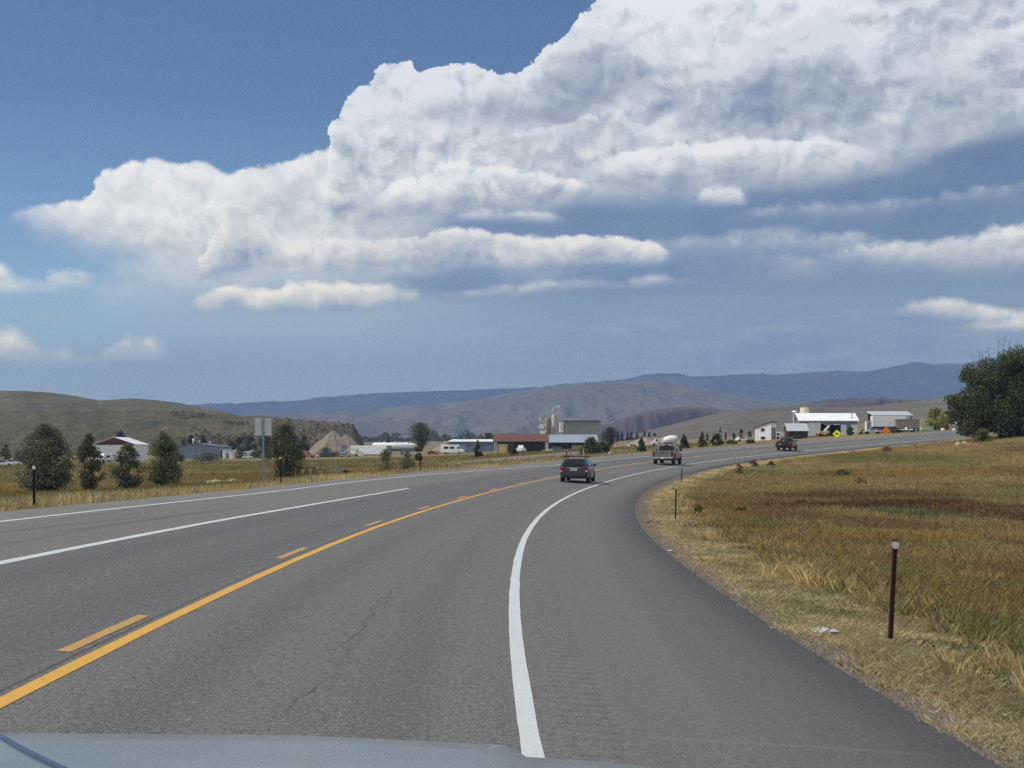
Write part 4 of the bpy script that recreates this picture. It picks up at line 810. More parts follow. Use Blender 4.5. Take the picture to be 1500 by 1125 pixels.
b = thing('plant_building', 'big windowless grey clad plant building with a dark roof edge', 'building', at(853, 612)); hz_ = EYE + (HORIZON - 616) / F * 612 - at(853, 612)[2]
MB().box(-7.9, 7.9, 0, 12, -.5, hz_ - .3).build('wall', M['grey_clad'], b); MB().box(-8.1, 8.1, -.2, 12.2, hz_ - .3, hz_).build('roof', M['brown_wood'], b); MB().box(-9.6, -7.9, .6, 10, 6.2, hz_ - .7).build('upper_bay', M['cream'], b); MB().box(-8.0, -7.91, -.05, .55, 6.2, hz_ - 1.2).build('corner_trim', M['dark'], b)
MB().box(-13.3, -7.95, .8, 9, -.4, 6.0).build('lower_wing', M['cream'], b)
MB().prism([(-13.5, 6.02), (-7.95, 6.9), (-7.95, 7.05), (-13.5, 6.2)], .5, 9.2).build('lower_roof', M['bright_roof'], b)
b = thing('shed', 'open sided shed with a long pale blue metal roof', 'shed', at(839, 480)); zt = EYE + (HORIZON - 637) / F * 480 - at(839, 480)[2]; zb = EYE + (HORIZON - 648.5) / F * 478 - at(839, 480)[2]
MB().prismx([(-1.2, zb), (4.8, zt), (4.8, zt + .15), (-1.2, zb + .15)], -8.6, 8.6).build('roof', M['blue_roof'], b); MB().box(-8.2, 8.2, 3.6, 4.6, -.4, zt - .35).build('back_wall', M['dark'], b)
for x in (-8, -4, 0, 4, 8): MB().box(x - .1, x + .1, -.9, -.7, -.4, zb + .1).build('post', M['brown_wood'], b)
MB().box(-8.2, 8.2, .4, 3.5, -.3, .6).build('stacked_timber', M['blue_grey'], b)
# white house
b = thing('house', 'small white two storey house with a slanted dark roof edge', 'house', at(1117.5, 400), R(-30)); w, d = 4.7, 4.6; zr, zl = 5.0, 3.5
MB().prism([(-w / 2, -.5), (w / 2, -.5), (w / 2, zr), (-w / 2, zl)], 0, d).build('wall', M['white_rib'], b); MB().prism([(-w / 2 - .3, zl - .08), (w / 2 + .3, zr + .12), (w / 2 + .3, zr + .3), (-w / 2 - .3, zl + .1)], -.3, d + .3).build('roof', M['brown_wood'], b)
window(b, -.55, .5, 2.5, 3.4); window(b, -.55, .7, .25, 1.05)
MB().box(w / 2 + .003, w / 2 + .05, .8, d - .6, 0, 3.6).build('shaded_side', M['blue_grey'], b)  # blue grey panel puts the shade of this white side wall into colour
# maroon shed
b = thing('shed', 'dark maroon shed under a grey metal roof in front of the white roofed hall', 'shed', at(1168.5, 385)); W_ = 5.4
MB().box(-W_ / 2, W_ / 2, 0, 4.5, -.4, 2.15).build('wall', M['maroon'], b); MB().prismx([(-.5, 1.95), (2.6, 4.0), (5, 2.2), (5, 2.34), (2.6, 4.16), (-.5, 2.11)], -W_ / 2 - .35, W_ / 2 + .35).build('roof', M['grey_roof'], b); MB().prismx([(.02, 2.15), (4.48, 2.15), (2.6, 3.95)], -W_ / 2, -W_ / 2 + .15).build('gable_board', M['maroon'], b); MB().box(-1.6, 1.6, -.05, -.003, 0, 1.9).build('door', M['dark'], b)
# white roofed hall
hp = at(1214, 405); b = thing('hall', 'long white hall with a bright white roof and an open dark doorway', 'hall', hp); k = 405 / F; zz = lambda v: EYE + (HORIZON - v) * k - hp[2]; xx = lambda u: (u - 1214) * k
za, zb = zz(616.5), zz(605.5)
w_ = MB(); x0, x1, da, db_ = xx(1171), xx(1256), xx(1202), xx(1231)
w_.box(x0, da, 0, .3, -.5, za); w_.box(db_, x1, 0, .3, -.5, za); w_.box(da, db_, 0, .3, zz(621), za); w_.box(x0, x0 + .3, .3, 9, -.5, za); w_.box(x1 - .3, x1, .3, 9, -.5, za); w_.box(x0 + .3, x1 - .3, 8.7, 9, -.5, za); w_.build('wall', M['blue_grey'], b)  # blue grey wall colour holds the shade on the white facade
MB().prismx([(-.5, za - .1), (4.5, zb), (9.4, za - .1), (9.4, za + .08), (4.5, zb + .18), (-.5, za + .08)], x0 - .4, x1 + .4).build('roof', M['bright_roof'], b)
for u0, u1, v0, v1 in ((1184, 1202, 641, 619), (1232, 1240, 640, 622), (1247, 1256, 638, 622)): MB().box(xx(u0), xx(u1), -.06, -.003, max(0, zz(v0)), zz(v1)).build('white_panel', M['white'], b)
MB().box(xx(1220), xx(1230), -.12, -.02, zz(622.5), zz(621.2)).build('awning', M['white'], b); MB().box(xx(1207), xx(1218), -.1, -.02, zz(622.0), zz(621.3)).build('awning', M['white'], b)
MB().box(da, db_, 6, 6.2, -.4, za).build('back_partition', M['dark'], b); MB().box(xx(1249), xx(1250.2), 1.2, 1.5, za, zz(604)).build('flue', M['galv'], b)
t = thing('conveyor', 'pale conveyor machine standing in the dark doorway of the hall', 'machine', at(1208, 398)); MB().box(-1.6, 1.4, 0, 1.6, .5, 1.5).build('chassis', M['tan'], t, bevel=.05); MB().prism([(-.2, 1.5), (.5, 1.4), (1.7, 3.0), (1.2, 3.2)], .3, 1.2).build('chute', M['cream'], t, bevel=.04)
for x in (-1.2, 1.0): MB().lathe([(.5, -.15), (.5, .15)], 16, Matrix.Translation((x, -.05, .5)) @ Matrix.Rotation(R(90), 4, 'X')).build('wheel', M['black'], t, smooth=40)
MB().box(-2.3, -1.65, .2, 1.2, .2, .9).build('toolbox', M['orange'], t, bevel=.03)
p = at(1178.5, 412); t = thing('silo', 'squat cream silo rising behind the left end of the white roof', 'silo', p); h = EYE + (HORIZON - 597) / F * 412 - p[2]; r = px(6.6, 412)
MB().lathe([(r, -.4), (r, h - .3), (r * .95, h - .05), (r * .5, h)], 24).build('tank', M['cream_silo'], t, smooth=35); MB().tube((.1, 0, h - .05), (.1, 0, h + 1.9), .22, n=10).build('pipe', M['tan_grey'], t, smooth=50); MB().lathe([(r + .03, h * .5), (r + .07, h * .5 + .06), (r + .03, h * .5 + .12)], 24).build('hoop', M['concrete'], t, smooth=35)
p = at(1166.5, 410); t = thing('tank', 'small pale tank with a white hood left of the cream silo', 'tank', p); h = EYE + (HORIZON - 606) / F * 410 - p[2]; MB().box(-.75, .75, 0, 1.4, -.4, h).build('body', M['concrete'], t, bevel=.1); MB().lathe([(.2, h + .25), (.85, h + .45), (.7, h + .75), (.2, h + .95)], 16).build('hood', M['white'], t, smooth=40, loc=(-.4, .7, 0)); MB().tube((-.4, .7, h - .1), (-.4, .7, h + .4), .12, n=8).build('neck', M['galv'], t)
# far shed with the long white trailer
p = at(1306, 446); b = thing('shed', 'open shed with a pale grey roof above a long white ribbed trailer', 'shed', p); k = 446 / F; zz = lambda v: EYE + (HORIZON - v) * k - p[2]; xx = lambda u: (u - 1306) * k
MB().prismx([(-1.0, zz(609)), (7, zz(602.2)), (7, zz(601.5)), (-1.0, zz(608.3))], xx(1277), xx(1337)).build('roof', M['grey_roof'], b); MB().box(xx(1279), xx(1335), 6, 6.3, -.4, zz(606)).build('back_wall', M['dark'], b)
for u in (1278.5, 1334): MB().box(xx(u) - .12, xx(u) + .12, -.6, -.36, -.4, zz(609.2)).build('post', M['maroon'], b)
p = at(1303, 440); t = thing('trailer', 'long white ribbed box trailer parked under the pale grey shed roof', 'trailer', p); k = 440 / F; zz = lambda v: EYE + (HORIZON - v) * k - p[2]
MB().box(-5.3, 5.3, 0, 2.6, zz(625), zz(609.3)).build('box', M['white_rib'], t, bevel=.05); MB().box(-5., 5., .3, 2.3, zz(627), zz(625.1)).build('frame', M['maroon'], t)
for x in (-4, -3, 3.2, 4.2): MB().lathe([(.5, -.16), (.5, .16)], 16, Matrix.Translation((x, .2, .5)) @ Matrix.Rotation(R(90), 4, 'X')).build('wheel', M['black'], t, smooth=40)
t = thing('storage_box', 'narrow white storage box left of the long white ribbed trailer', 'box', at(1273, 436)); MB().box(-.8, .8, 0, 2, .2, 3.6).build('body', M['white'], t, bevel=.05); MB().box(-.6, .6, -.05, -.003, .4, 3.2).build('door', M['blue_grey'], t); MB().box(-.9, .9, -.1, 2.1, 3.6, 3.7).build('roof', M['grey_roof'], t)
t = thing('container', 'weathered tan shipping container right of the orange sign', 'container', at(1330, 418)); MB().box(-3.45, 3.45, 0, 2.5, .9, 3.6).build('body', M['tan_grey'], t, bevel=.04); MB().box(-3.4, 3.4, .1, 2.4, 0, .88).build('flatbed', M['trim'], t); MB().box(-3.5, 3.5, -.04, 2.54, 3.5, 3.66).build('top_rail', M['tan_grey'], t)
t = thing('dumpster', 'pale mint green dumpster near the yellow green tree', 'dumpster', at(1358, 424)); MB().prism([(-1.55, .15), (1.55, .15), (1.7, 1.35), (-1.7, 1.35)], 0, 1.8).build('bin', M['mint'], t, bevel=.04); MB().box(-1.75, 1.75, -.05, 1.85, 1.36, 1.46).build('lid', M['mint'], t); MB().box(-1.3, 1.3, .3, 1.5, 0, .14).build('skid', M['trim'], t)
t = thing('shed', 'small white shed beside the end of the road near the huge cottonwood', 'shed', at(1403.5, 436)); MB().prism([(-1.4, -.3), (1.4, -.3), (1.4, 1.9), (0, 2.35), (-1.4, 1.9)], 0, 3).build('wall', M['white'], t); roof_gable(2.8, 3, 1.92, 2.38, .12, .08).build('roof', M['bright_roof'], t); MB().box(-.7, .7, -.04, -.003, 0, 1.8).build('door', M['white_rib'], t)
t = thing('cistern', 'low white plastic cistern right of the mint green dumpster', 'tank', at(1381, 430)); MB().lathe([(.55, 0), (.6, .1), (.6, .5), (.45, .68), (.15, .72)], 16).build('body', M['white'], t, smooth=40); MB().lathe([(.12, .72), (.12, .8)], 10).build('cap', M['trim'], t)
for i, (u, v, D, w, h) in enumerate(((594, 641, 1700, 10, 4), (640, 640, 1800, 8, 3.5), (723, 639, 1600, 9, 3.5), (780, 634, 1500, 16, 3.4), (672, 641, 1900, 8, 3))):
    p = at(u, D); t = thing('distant_house', ('tiny white house in the far trees behind the white tank trailer', 'tiny pale house far behind the sand piles', 'tiny house in the far trees left of the red roof', 'far low house with a red roof beside the batching tower', 'tiny far house above the blue grey workshop')[i], 'house', p)
    MB().prism(gable_poly(w, h, h * 1.5), 0, 8).build('wall', M['white'], t); roof_gable(w, 8, h, h * 1.5, .5, .3).build('roof', M['rust_red' if i == 3 else 'grey_roof'], t)
# ------------------------------------------------------------------ heaps
def heap(name, label, cat, u, D, peaks, colour, seed, mat_name=None, res=60):
    """heap of loose material; peaks = (dx, height, radius) in metres"""
    p = at(u, D); ext = max(abs(a) + r for a, h, r in peaks); xs = np.linspace(-ext, ext, res); X_, Y_ = np.meshgrid(xs, xs * .7); Z = np.zeros_like(X_)
    for a, h, r in peaks:
        q = np.hypot(X_ - a, Y_) / r + (fbm(X_ / r * 2.5, Y_ / r * 2.5, seed, 4) - .5) * .25; Z = np.maximum(Z, h * np.clip(1 - q, 0, 1.2) ** .95 - .0 + h * .22 * (fbm(np.arctan2(Y_, X_ - a) * 3.2, q * 1.5, seed + 3, 3) - .5) * (q < 1))
    Z = np.where(Z <= .02, -.6, Z)
    m, nt, b = newmat(name + '_' + cat.replace(' ', '_')); g = nt.nodes.new('ShaderNodeNewGeometry'); n = noise_node(nt, .9, 5, .65, g.outputs['Position']); n2 = noise_node(nt, 5, 4, .7, g.outputs['Position'])
    c = mix_rgb(nt, n.outputs['Fac'], tuple(x * .75 for x in lin(*colour)), lin(*colour)); c = mix_rgb(nt, maprange(nt, n2.outputs['Fac'], .5, .8, 0, .5), c, tuple(x * .55 for x in lin(*colour))); nt.links.new(c, b.inputs['Base Color']); b.inputs['Roughness'].default_value = .95
    o = npmesh(name, np.stack([X_, Y_, Z], -1).reshape(-1, 3), grid_faces(res, res), m, smooth=True); o.location = p; tag(o, label, cat); return o
heap('gravel_pile', 'tallest tan gravel pile with two peaks beside the rock cliff', 'gravel pile', 490, 660, [(-.8, 11.8, 12.6), (6.0, 9.6, 10.4)], (132, 121, 102), 3)
heap('gravel_pile', 'small tan gravel pile left of the tallest pile', 'gravel pile', 432, 650, [(0, 4.6, 5.6), (3.2, 3.4, 5)], (128, 117, 98), 5)
heap('gravel_pile', 'long low tan ridge of gravel behind the parked white trailers', 'gravel pile', 348, 660, [(-6, 3.0, 6), (0, 3.4, 7), (7, 3.0, 6)], (156, 140, 112), 7)
heap('sand_pile', 'pale sand pile behind the white motorhome', 'sand pile', 662, 640, [(-3, 5.0, 6), (3.5, 4.0, 7)], (146, 134, 112), 9)
heap('sand_pile', 'low flat sand pile left of the blue grey workshop', 'sand pile', 640, 560, [(0, 1.4, 3.2)], (186, 170, 138), 10, res=30)
heap('dirt_bank', 'pale eroded dirt bank left of the mixer truck', 'dirt bank', 962, 560, [(-5, 3.2, 8), (4, 4.0, 9)], (150, 138, 118), 11)
heap('scrap_heap', 'dark heap of scrap left of the white trailer', 'scrap heap', 488, 596, [(-2.5, 2.0, 2.6), (1, 2.4, 3)], (52, 46, 44), 13)
heap('straw_heap', 'pale yellow straw heap in the left verge below the sign', 'straw heap', 331, 122, [(-.9, .26, 1.0), (.6, .3, 1.2)], (172, 156, 112), 15, res=40)
heap('dirt_mound', 'small orange brown dirt mound left of the huge cottonwood', 'dirt mound', 1421, 196, [(0, .6, 1.3), (1.2, .4, 1.1)], (134, 92, 66), 17, res=40)
def rocks(u, v, D, n, r, label, name='rock', mt='stone', cat='rock', group=None, spread=1.):
    for i in range(n):
        q = at(u + random.uniform(-spread, spread) * 6, D + random.uniform(-2, 2)); bm_ = MB(); rr = r * random.uniform(.6, 1.2)
        st = []
        for k in range(5):
            a = k / 4 * math.pi; st.append([(rr * (math.sin(a) * .95 + .05) * math.cos(t_) * random.uniform(.8, 1.2), rr * (math.sin(a) * .95 + .05) * math.sin(t_) * random.uniform(.8, 1.2), -rr * .75 * math.cos(a) + rr * .35) for t_ in np.linspace(0, 2 * math.pi, 9)[:-1]])
        o = bm_.loft(st).build(name, M[mt], smooth=35); o.location = q; tag(o, label[i] if isinstance(label, (list, tuple)) else label, cat, group)
rocks(926, 652, 470, 5, .8, 'pale broken rock in the rubble left of the silver pickup', group='rubble left of the silver pickup', spread=1.6)
rocks(1408, 648, 205, 3, .45, 'grey rock left of the orange brown dirt mound', group='rocks by the dirt mound')
rocks(308, 706, 119, 2, .22, ['bigger white stone left of the straw heap', 'smaller white stone left of the straw heap'], group='white stones by the straw heap', mt='plastic_white')
rocks(800, 664, 430, 4, .5, 'pale rock on the grass between the red roof and the pale blue shed roof', group='rocks in front of the red roofed building', spread=2.2)
rocks(897, 670, 180, 1, .35, 'pale rock beside the shrub behind the dark wagon')
# ------------------------------------------------------------------ vehicles
def ring(y, w, z0, z1, r=.12, tuck=.94):
    """rounded lower body section at y, half width w, from z0 to z1"""
    h = z1 - z0; r = min(r, h * .4)
    R_ = [(w * .90, z0), (w * .985, z0 + r * .6), (w, z0 + h * .45), (w * .985, z0 + h * .75), (w * tuck, z1 - r * .15), (w * .82, z1)]
    return [(x, y, z) for x, z in R_] + [(-x, y, z) for x, z in reversed(R_)]
def wheel(parent, x, y, r, w=.22, name='wheel'):
    Mx = Matrix.Rotation(R(90), 4, 'Y'); s = 1 if x > 0 else -1
    o = MB().lathe([(r * .62, -w / 2), (r * .93, -w / 2), (r, -w * .36), (r, w * .36), (r * .93, w / 2), (r * .62, w / 2)], 24, Mx).build(name, M['black'], parent, smooth=40, loc=(x, y, r))
    m = MB().lathe([(r * .08, w * .36), (r * .2, w * .48), (r * .56, w * .46), (r * .62, w * .5)], 20, Mx if s > 0 else Matrix.Rotation(R(-90), 4, 'Y')); m.build('rim', M['galv'], o, smooth=40)
    return o
def quad_panel(name, pts, m, parent, th=.012):
    """thin pane through four points, standing just proud of the body"""
    P = [Vector(p) for p in pts]; n = (P[1] - P[0]).cross(P[3] - P[0]).normalized()
    mb = MB(); mb.add([p + n * th for p in P] + [p - n * th for p in P], [(0, 1, 2, 3), (7, 6, 5, 4), (0, 4, 5, 1), (1, 5, 6, 2), (2, 6, 7, 3), (3, 7, 4, 0)]); return mb.build(name, m, parent)
def on_road(s, o): p = road_pt(s, o, .006); return tuple(float(a) for a in p), -heading(s)
def wagon():
    p, rz = on_road(96.3, 2.34); t = thing('station_wagon', 'dark charcoal station wagon with a roof rack driving ahead in the right lane', 'car', p, rz, scale=1.10)
    paint = M['car_dark']
    MB().loft([ring(-2.36, .70, .42, .60), ring(-2.31, .82, .32, .92), ring(-1.9, .87, .26, .98), ring(-1.0, .885, .22, .96), ring(.3, .885, .22, .94), ring(1.25, .875, .24, .90), ring(1.95, .85, .28, .80), ring(2.30, .70, .34, .66)]).build('body', paint, t, smooth=40)
    def cab(y, wb, wt, zb, zt): return [(wb, y, zb), (wb * .96, y, zb + (zt - zb) * .5), (wt, y, zt - .05), (wt * .8, y, zt), (-wt * .8, y, zt), (-wt, y, zt - .05), (-wb * .96, y, zb + (zt - zb) * .5), (-wb, y, zb)]
    MB().loft([cab(-2.26, .76, .72, .90, .98), cab(-1.86, .80, .60, .93, 1.43), cab(-.5, .82, .61, .94, 1.49), cab(.35, .82, .60, .93, 1.45), cab(1.25, .80, .70, .90, .955)]).build('cabin', paint, t, smooth=40)
    quad_panel('rear_window', [(-.68, -2.235, 1.02), (.68, -2.235, 1.02), (.56, -1.90, 1.385), (-.56, -1.90, 1.385)], M['glass'], t, .02)
    for s in (-1, 1):
        pts = [(s * .825, -1.95, 1.0), (s * .842, .75, .99), (s * .66, .30, 1.37), (s * .655, -1.70, 1.38)]
        quad_panel('side_window', pts if s > 0 else pts[::-1], M['glass'], t, .02)
        MB().box(s * .70 - .13, s * .70 + .13, -2.355, -2.18, .74, .96).build('tail_light', M['tail'], t, bevel=.03); MB().box(s * .76 - .05, s * .76 + .05, -2.37, -2.3, .66, .73).build('reverse_lens', M['reflector'], t, bevel=.01)
        MB().box(s * .95 - .09, s * .95 + .09, .62, .78, .96, 1.1).build('side_mirror', paint, t, bevel=.03)
        MB().path([(s * .58, -1.75, 1.44), (s * .6, -1.6, 1.51), (s * .6, .1, 1.53), (s * .58, .3, 1.46)], .022, 6).build('roof_rail', M['trim'], t)
        for y in (-1.36, 1.4): wheel(t, s * .78, y, .325)
    MB().box(-.74, .74, -2.40, -2.28, .30, .50).build('bumper', M['trim'], t, bevel=.04)
    pl = MB().box(-.2, .2, -2.375, -2.33, .72, .86).build('licence_plate', M['plate'], t); g = MB(); [g.box(-.15 + i * .05, -.12 + i * .05, -2.38, -2.374, .765, .815) for i in range(6)]; g.build('plate_lettering', M['plate_text'], pl)
    MB().box(-.42, .42, -2.36, -2.33, .88, .91).build('tailgate_trim', M['chrome'], t)
    quad_panel('windscreen', [(.66, 1.12, .99), (-.66, 1.12, .99), (-.58, .46, 1.40), (.58, .46, 1.40)], M['glass'], t, .02)
    [MB().box(-.78, .78, y - .04, y + .04, 1.55, 1.60).build('rack_bar', M['trim'], t, bevel=.01) for y in (-1.35, -.1)]
    # carriers standing on the rack
    MB().path([(-.56, -1.35, 1.6), (-.58, -1.2, 1.95), (-.56, -1.0, 2.35)], .05, 6).box(-.64, -.48, -1.25, -.95, 2.0, 2.18).box(-.63, -.47, -1.3, -1.1, 2.25, 2.42).build('bike_mount', M['trim'], t); MB().box(-.60, -.46, -1.3, -1.2, 1.92, 2.0).build('mount_clip', M['chrome'], t)
    MB().tube((.5, -1.3, 1.6), (.47, -1.1, 2.02), .018, n=5).box(.43, .51, -1.14, -1.06, 2.0, 2.06).build('bike_mount', M['tan'], t)
    MB().tube((-.45, -2.3, .26), (-.45, -2.42, .26), .04, n=8).build('exhaust', M['galv'], t)
wagon()
def pickup(label, s, o, paint, scale, bumper, plate=True):
    p, rz = on_road(s, o); t = thing('pickup_truck', label, 'pickup truck', p, rz, scale=scale)
    # bed: floor, two sides, tailgate
    for sx in (-1, 1):
        MB().prismx([(-2.75, .62), (-2.75, 1.26), (-.75, 1.28), (-.75, .55), (-1.2, .52), (-1.3, .85), (-1.62, 1.0), (-1.95, .98), (-2.2, .80), (-2.3, .56)], min(sx * .98, sx * .86), max(sx * .98, sx * .86)).build('bed_side', paint, t, bevel=.025)
        MB().box(sx * .885 - .085, sx * .885 + .085, -2.81, -2.7, .84, 1.22).build('tail_light', M['tail'], t, bevel=.025)
        for y, rr in ((-1.78, .40), (1.78, .40)): wheel(t, sx * .86, y, rr, .27)
        MB().box(sx * 1.14 - .12, sx * 1.14 + .12, .62, .78, 1.24, 1.50).build('side_mirror', M['trim'], t, bevel=.03)
    MB().box(-.86, .86, -2.65, -.8, .60, .70).build('bed_floor', M['trim'], t)
    tg = MB().box(-.795, .795, -2.80, -2.70, .70, 1.26).build('tailgate', paint, t, bevel=.03); MB().box(-.14, .14, -2.82, -2.80, 1.08, 1.15).build('handle', M['trim'], tg)
    MB().box(-.97, .97, -3.0, -2.78, .50, .70).build('bumper', M[bumper], t, bevel=.05)
    if plate: MB().box(-.17, .17, -3.02, -2.995, .54, .67).build('licence_plate', M['plate'], t)
    MB().box(-.7, .7, -2.7, 2.5, .38, .56).build('chassis', M['trim'], t)
    MB().loft([ring(-.76, .98, .5, 1.28), ring(.9, .99, .5, 1.28), ring(1.2, .98, .52, 1.24), ring(2.3, .96, .55, 1.16), ring(2.72, .90, .6, 1.0)]).build('body', paint, t, smooth=40)
    def cab(y, wb, wt, zb, zt): return [(wb, y, zb), (wb * .97, y, zb + (zt - zb) * .5), (wt, y, zt - .06), (wt * .86, y, zt), (-wt * .86, y, zt), (-wt, y, zt - .06), (-wb * .97, y, zb + (zt - zb) * .5), (-wb, y, zb)]
    MB().loft([cab(-.78, .90, .80, 1.22, 1.30), cab(-.62, .90, .76, 1.22, 1.84), cab(.2, .90, .77, 1.22, 1.90), cab(.7, .90, .76, 1.22, 1.84), cab(1.35, .90, .82, 1.2, 1.28)]).build('cab', paint, t, smooth=40)
    quad_panel('rear_window', [(-.72, -.80, 1.34), (.72, -.80, 1.34), (.66, -.655, 1.74), (-.66, -.655, 1.74)], M['glass'], t, .025)
    for s_ in (-1, 1):
        pts = [(s_ * .90, -.55, 1.32), (s_ * .90, .98, 1.32), (s_ * .79, .62, 1.76), (s_ * .79, -.50, 1.77)]; quad_panel('side_window', pts if s_ > 0 else pts[::-1], M['glass'], t, .02)
    quad_panel('windscreen', [(.76, 1.27, 1.32), (-.76, 1.27, 1.32), (-.68, .76, 1.78), (.68, .76, 1.78)], M['glass'], t, .02)
    MB().box(-.16, .16, -.70, -.62, 1.80, 1.86).build('brake_lamp', M['tail'], t)
    return t
pickup('silver grey pickup truck in the right lane, ahead of the dark wagon', 152.0, 2.38, M['car_silver'], 1.12, 'galv')
tp = pickup('dark loaded pickup truck, farthest vehicle ahead on the curve', 231.0, 2.2, M['car_black'], 1.10, 'trim', False)
def cargo(name, label, cat, build):
    t = thing(name, label, cat, tp.location, tp.rotation_euler.z, scale=1.10); build(t); return t
cargo('tarp_bundle', 'black tarp bundle heaped in the bed of the dark pickup', 'tarp', lambda t: MB().loft([[(r * math.cos(a) * .62, -1.65 + k * .25, 1.05 + r * max(-.3, math.sin(a)) * (.62 + .12 * math.sin(k * 2 + a * 3))) for a in np.linspace(0, 2 * math.pi, 13)[:-1]] for k, r in enumerate((.5, .95, 1.05, .9, .45))]).build('cover', M['trim'], t, smooth=50))
cargo('fuel_can', 'orange red can at the left top of the dark pickup load', 'can', lambda t: (MB().box(-.88, -.50, -2.5, -2.15, 1.15, 1.5).build('body', M['orange'], t, bevel=.05), MB().box(-.8, -.58, -2.36, -2.30, 1.5, 1.57).build('handle', M['red'], t)))
cargo('tool_bag', 'tan tool bag hanging over the tailgate of the dark pickup', 'bag', lambda t: (MB().box(-.55, -.15, -2.98, -2.81, .66, .96).build('body', M['tan_grey'], t, bevel=.08), MB().path([(-.5, -2.9, .94), (-.35, -2.82, 1.28), (-.2, -2.9, .94)], .02, 5).build('strap', M['trim'], t)))
cargo('tail_carrier', 'dark metal carrier basket on the back of the dark pickup', 'carrier', lambda t: (MB().box(-.9, .9, -3.5, -3.03, .62, .68).build('floor', M['trim'], t), [MB().tube((x, -3.48, .66), (x, -3.48, 1.0), .03, n=6).build('rail_post', M['trim'], t) for x in (-.85, -.3, .3, .85)], MB().tube((-.88, -3.48, 1.0), (.88, -3.48, 1.0), .03, n=6).build('rail', M['trim'], t)))

def simple(name, label, cat, u, D, L, Wd, H, mt, rz=90, style='car', dz=0, group=None, dy=0):
    """a parked vehicle seen small: body, cabin, glass, wheels; rz is the way its nose points, counted from straight ahead"""
    p = at(u, D); t = thing(name, label, cat, (p[0], p[1] + dy, p[2] + dz), R(-rz), group=group); w = Wd / 2; l = L / 2; m = M[mt]; wr = .33 if style == 'car' else .42
    if style == 'car':
        MB().loft([ring(-l, w * .8, .4, H * .5), ring(-l + .1, w * .95, .3, H * .62), ring(-l * .4, w, .25, H * .64), ring(l * .5, w, .26, H * .62), ring(l - .15, w * .92, .3, H * .52), ring(l, w * .75, .36, H * .44)]).build('body', m, t, smooth=40)
        cb = lambda y, a, z: [(w * .88, y, H * .6), (w * a, y, z), (-w * a, y, z), (-w * .88, y, H * .6)]
        MB().loft([cb(-l * .85, .84, H * .64), cb(-l * .6, .68, H * .98), cb(l * .08, .68, H), cb(l * .42, .84, H * .63)]).build('cabin', m, t, smooth=30)
        for s in (-1, 1):
            pts = [(s * w * .9, -l * .7, H * .67), (s * w * .9, l * .3, H * .67), (s * w * .72, l * .08, H * .93), (s * w * .72, -l * .55, H * .93)]; quad_panel('side_window', pts if s > 0 else pts[::-1], M['glass'], t, .03)
        quad_panel('windscreen', [(w * .7, l * .42, H * .66), (-w * .7, l * .42, H * .66), (-w * .6, l * .14, H * .95), (w * .6, l * .14, H * .95)], M['glass'], t, .03)
    elif style == 'pickup':
        MB().loft([ring(-l, w, .55, H * .62), ring(-l * .1, w, .5, H * .63), ring(l * .55, w, .5, H * .62), ring(l, w * .9, .55, H * .5)]).build('body', m, t, smooth=40)
        cb = lambda y, a, z: [(w * .9, y, H * .6), (w * a, y, z), (-w * a, y, z), (-w * .9, y, H * .6)]
        MB().loft([cb(-l * .12, .86, H * .66), cb(-l * .06, .74, H), cb(l * .25, .74, H), cb(l * .48, .86, H * .63)]).build('cab', m, t, smooth=30)
        for s in (-1, 1):
            pts = [(s * w * .91, -l * .05, H * .66), (s * w * .91, l * .38, H * .66), (s * w * .79, l * .23, H * .94), (s * w * .79, -l * .03, H * .94)]; quad_panel('side_window', pts if s > 0 else pts[::-1], M['glass'], t, .03)
        quad_panel('windscreen', [(w * .74, l * .48, H * .68), (-w * .74, l * .48, H * .68), (-w * .66, l * .28, H * .96), (w * .66, l * .28, H * .96)], M['glass'], t, .03)
    elif style == 'van':
        MB().loft([ring(-l, w * .96, .45, H, .2), ring(l * .45, w, .4, H, .2), ring(l * .62, w * .98, .4, H * .92, .2), ring(l * .72, w * .96, .42, H * .56, .2), ring(l, w * .88, .45, H * .46, .15)]).build('body', m, t, smooth=40)
        for s in (-1, 1):
            for y0, y1 in ((-.7, -.3), (-.15, .2), (.48, .62)):
                xs = sorted((s * w * 1.0, s * w * 1.025)); MB().box(xs[0], xs[1], l * y0, l * y1, H * .56, H * .8).build('side_window', M['window'], t)
        quad_panel('windscreen', [(w * .8, l * .735, H * .58), (-w * .8, l * .735, H * .58), (-w * .78, l * .64, H * .88), (w * .78, l * .64, H * .88)], M['glass'], t, .03)
    for s in (-1, 1):
        for y in (-l * .6, l * .62): wheel(t, s * w * .86, y, wr, .24)
    return t
simple('motorhome', 'white motorhome parked left of the blue grey workshop', 'motorhome', 663, 512, 8.4, 2.5, 3.3, 'white', 102, 'van')
simple('parked_car', 'white car parked at the left edge in front of the dark bush', 'car', 4, 352, 4.6, 1.8, 1.5, 'white', 60, group='white cars parked at the left edge')
simple('parked_car', 'white car partly behind the biggest willow, right of its pair', 'car', 19, 372, 4.6, 1.8, 1.6, 'white', 70, group='white cars parked at the left edge')
simple('parked_car', 'white car parked alone among the bushes left of the sign', 'car', 363, 520, 3.9, 1.7, 1.35, 'white', 90)
simple('parked_car', 'pale blue car parked under the pale green boom lift', 'car', 506, 560, 4.8, 1.8, 1.4, 'blue_roof', 90)
simple('parked_car', 'red car parked between the third reflector post and the motorhome', 'car', 634, 520, 4.2, 1.8, 1.4, 'red', 90)
simple('parked_car', 'white parked car in front of the white house', 'car', 1088, 372, 3.6, 1.6, 1.25, 'white', 80)
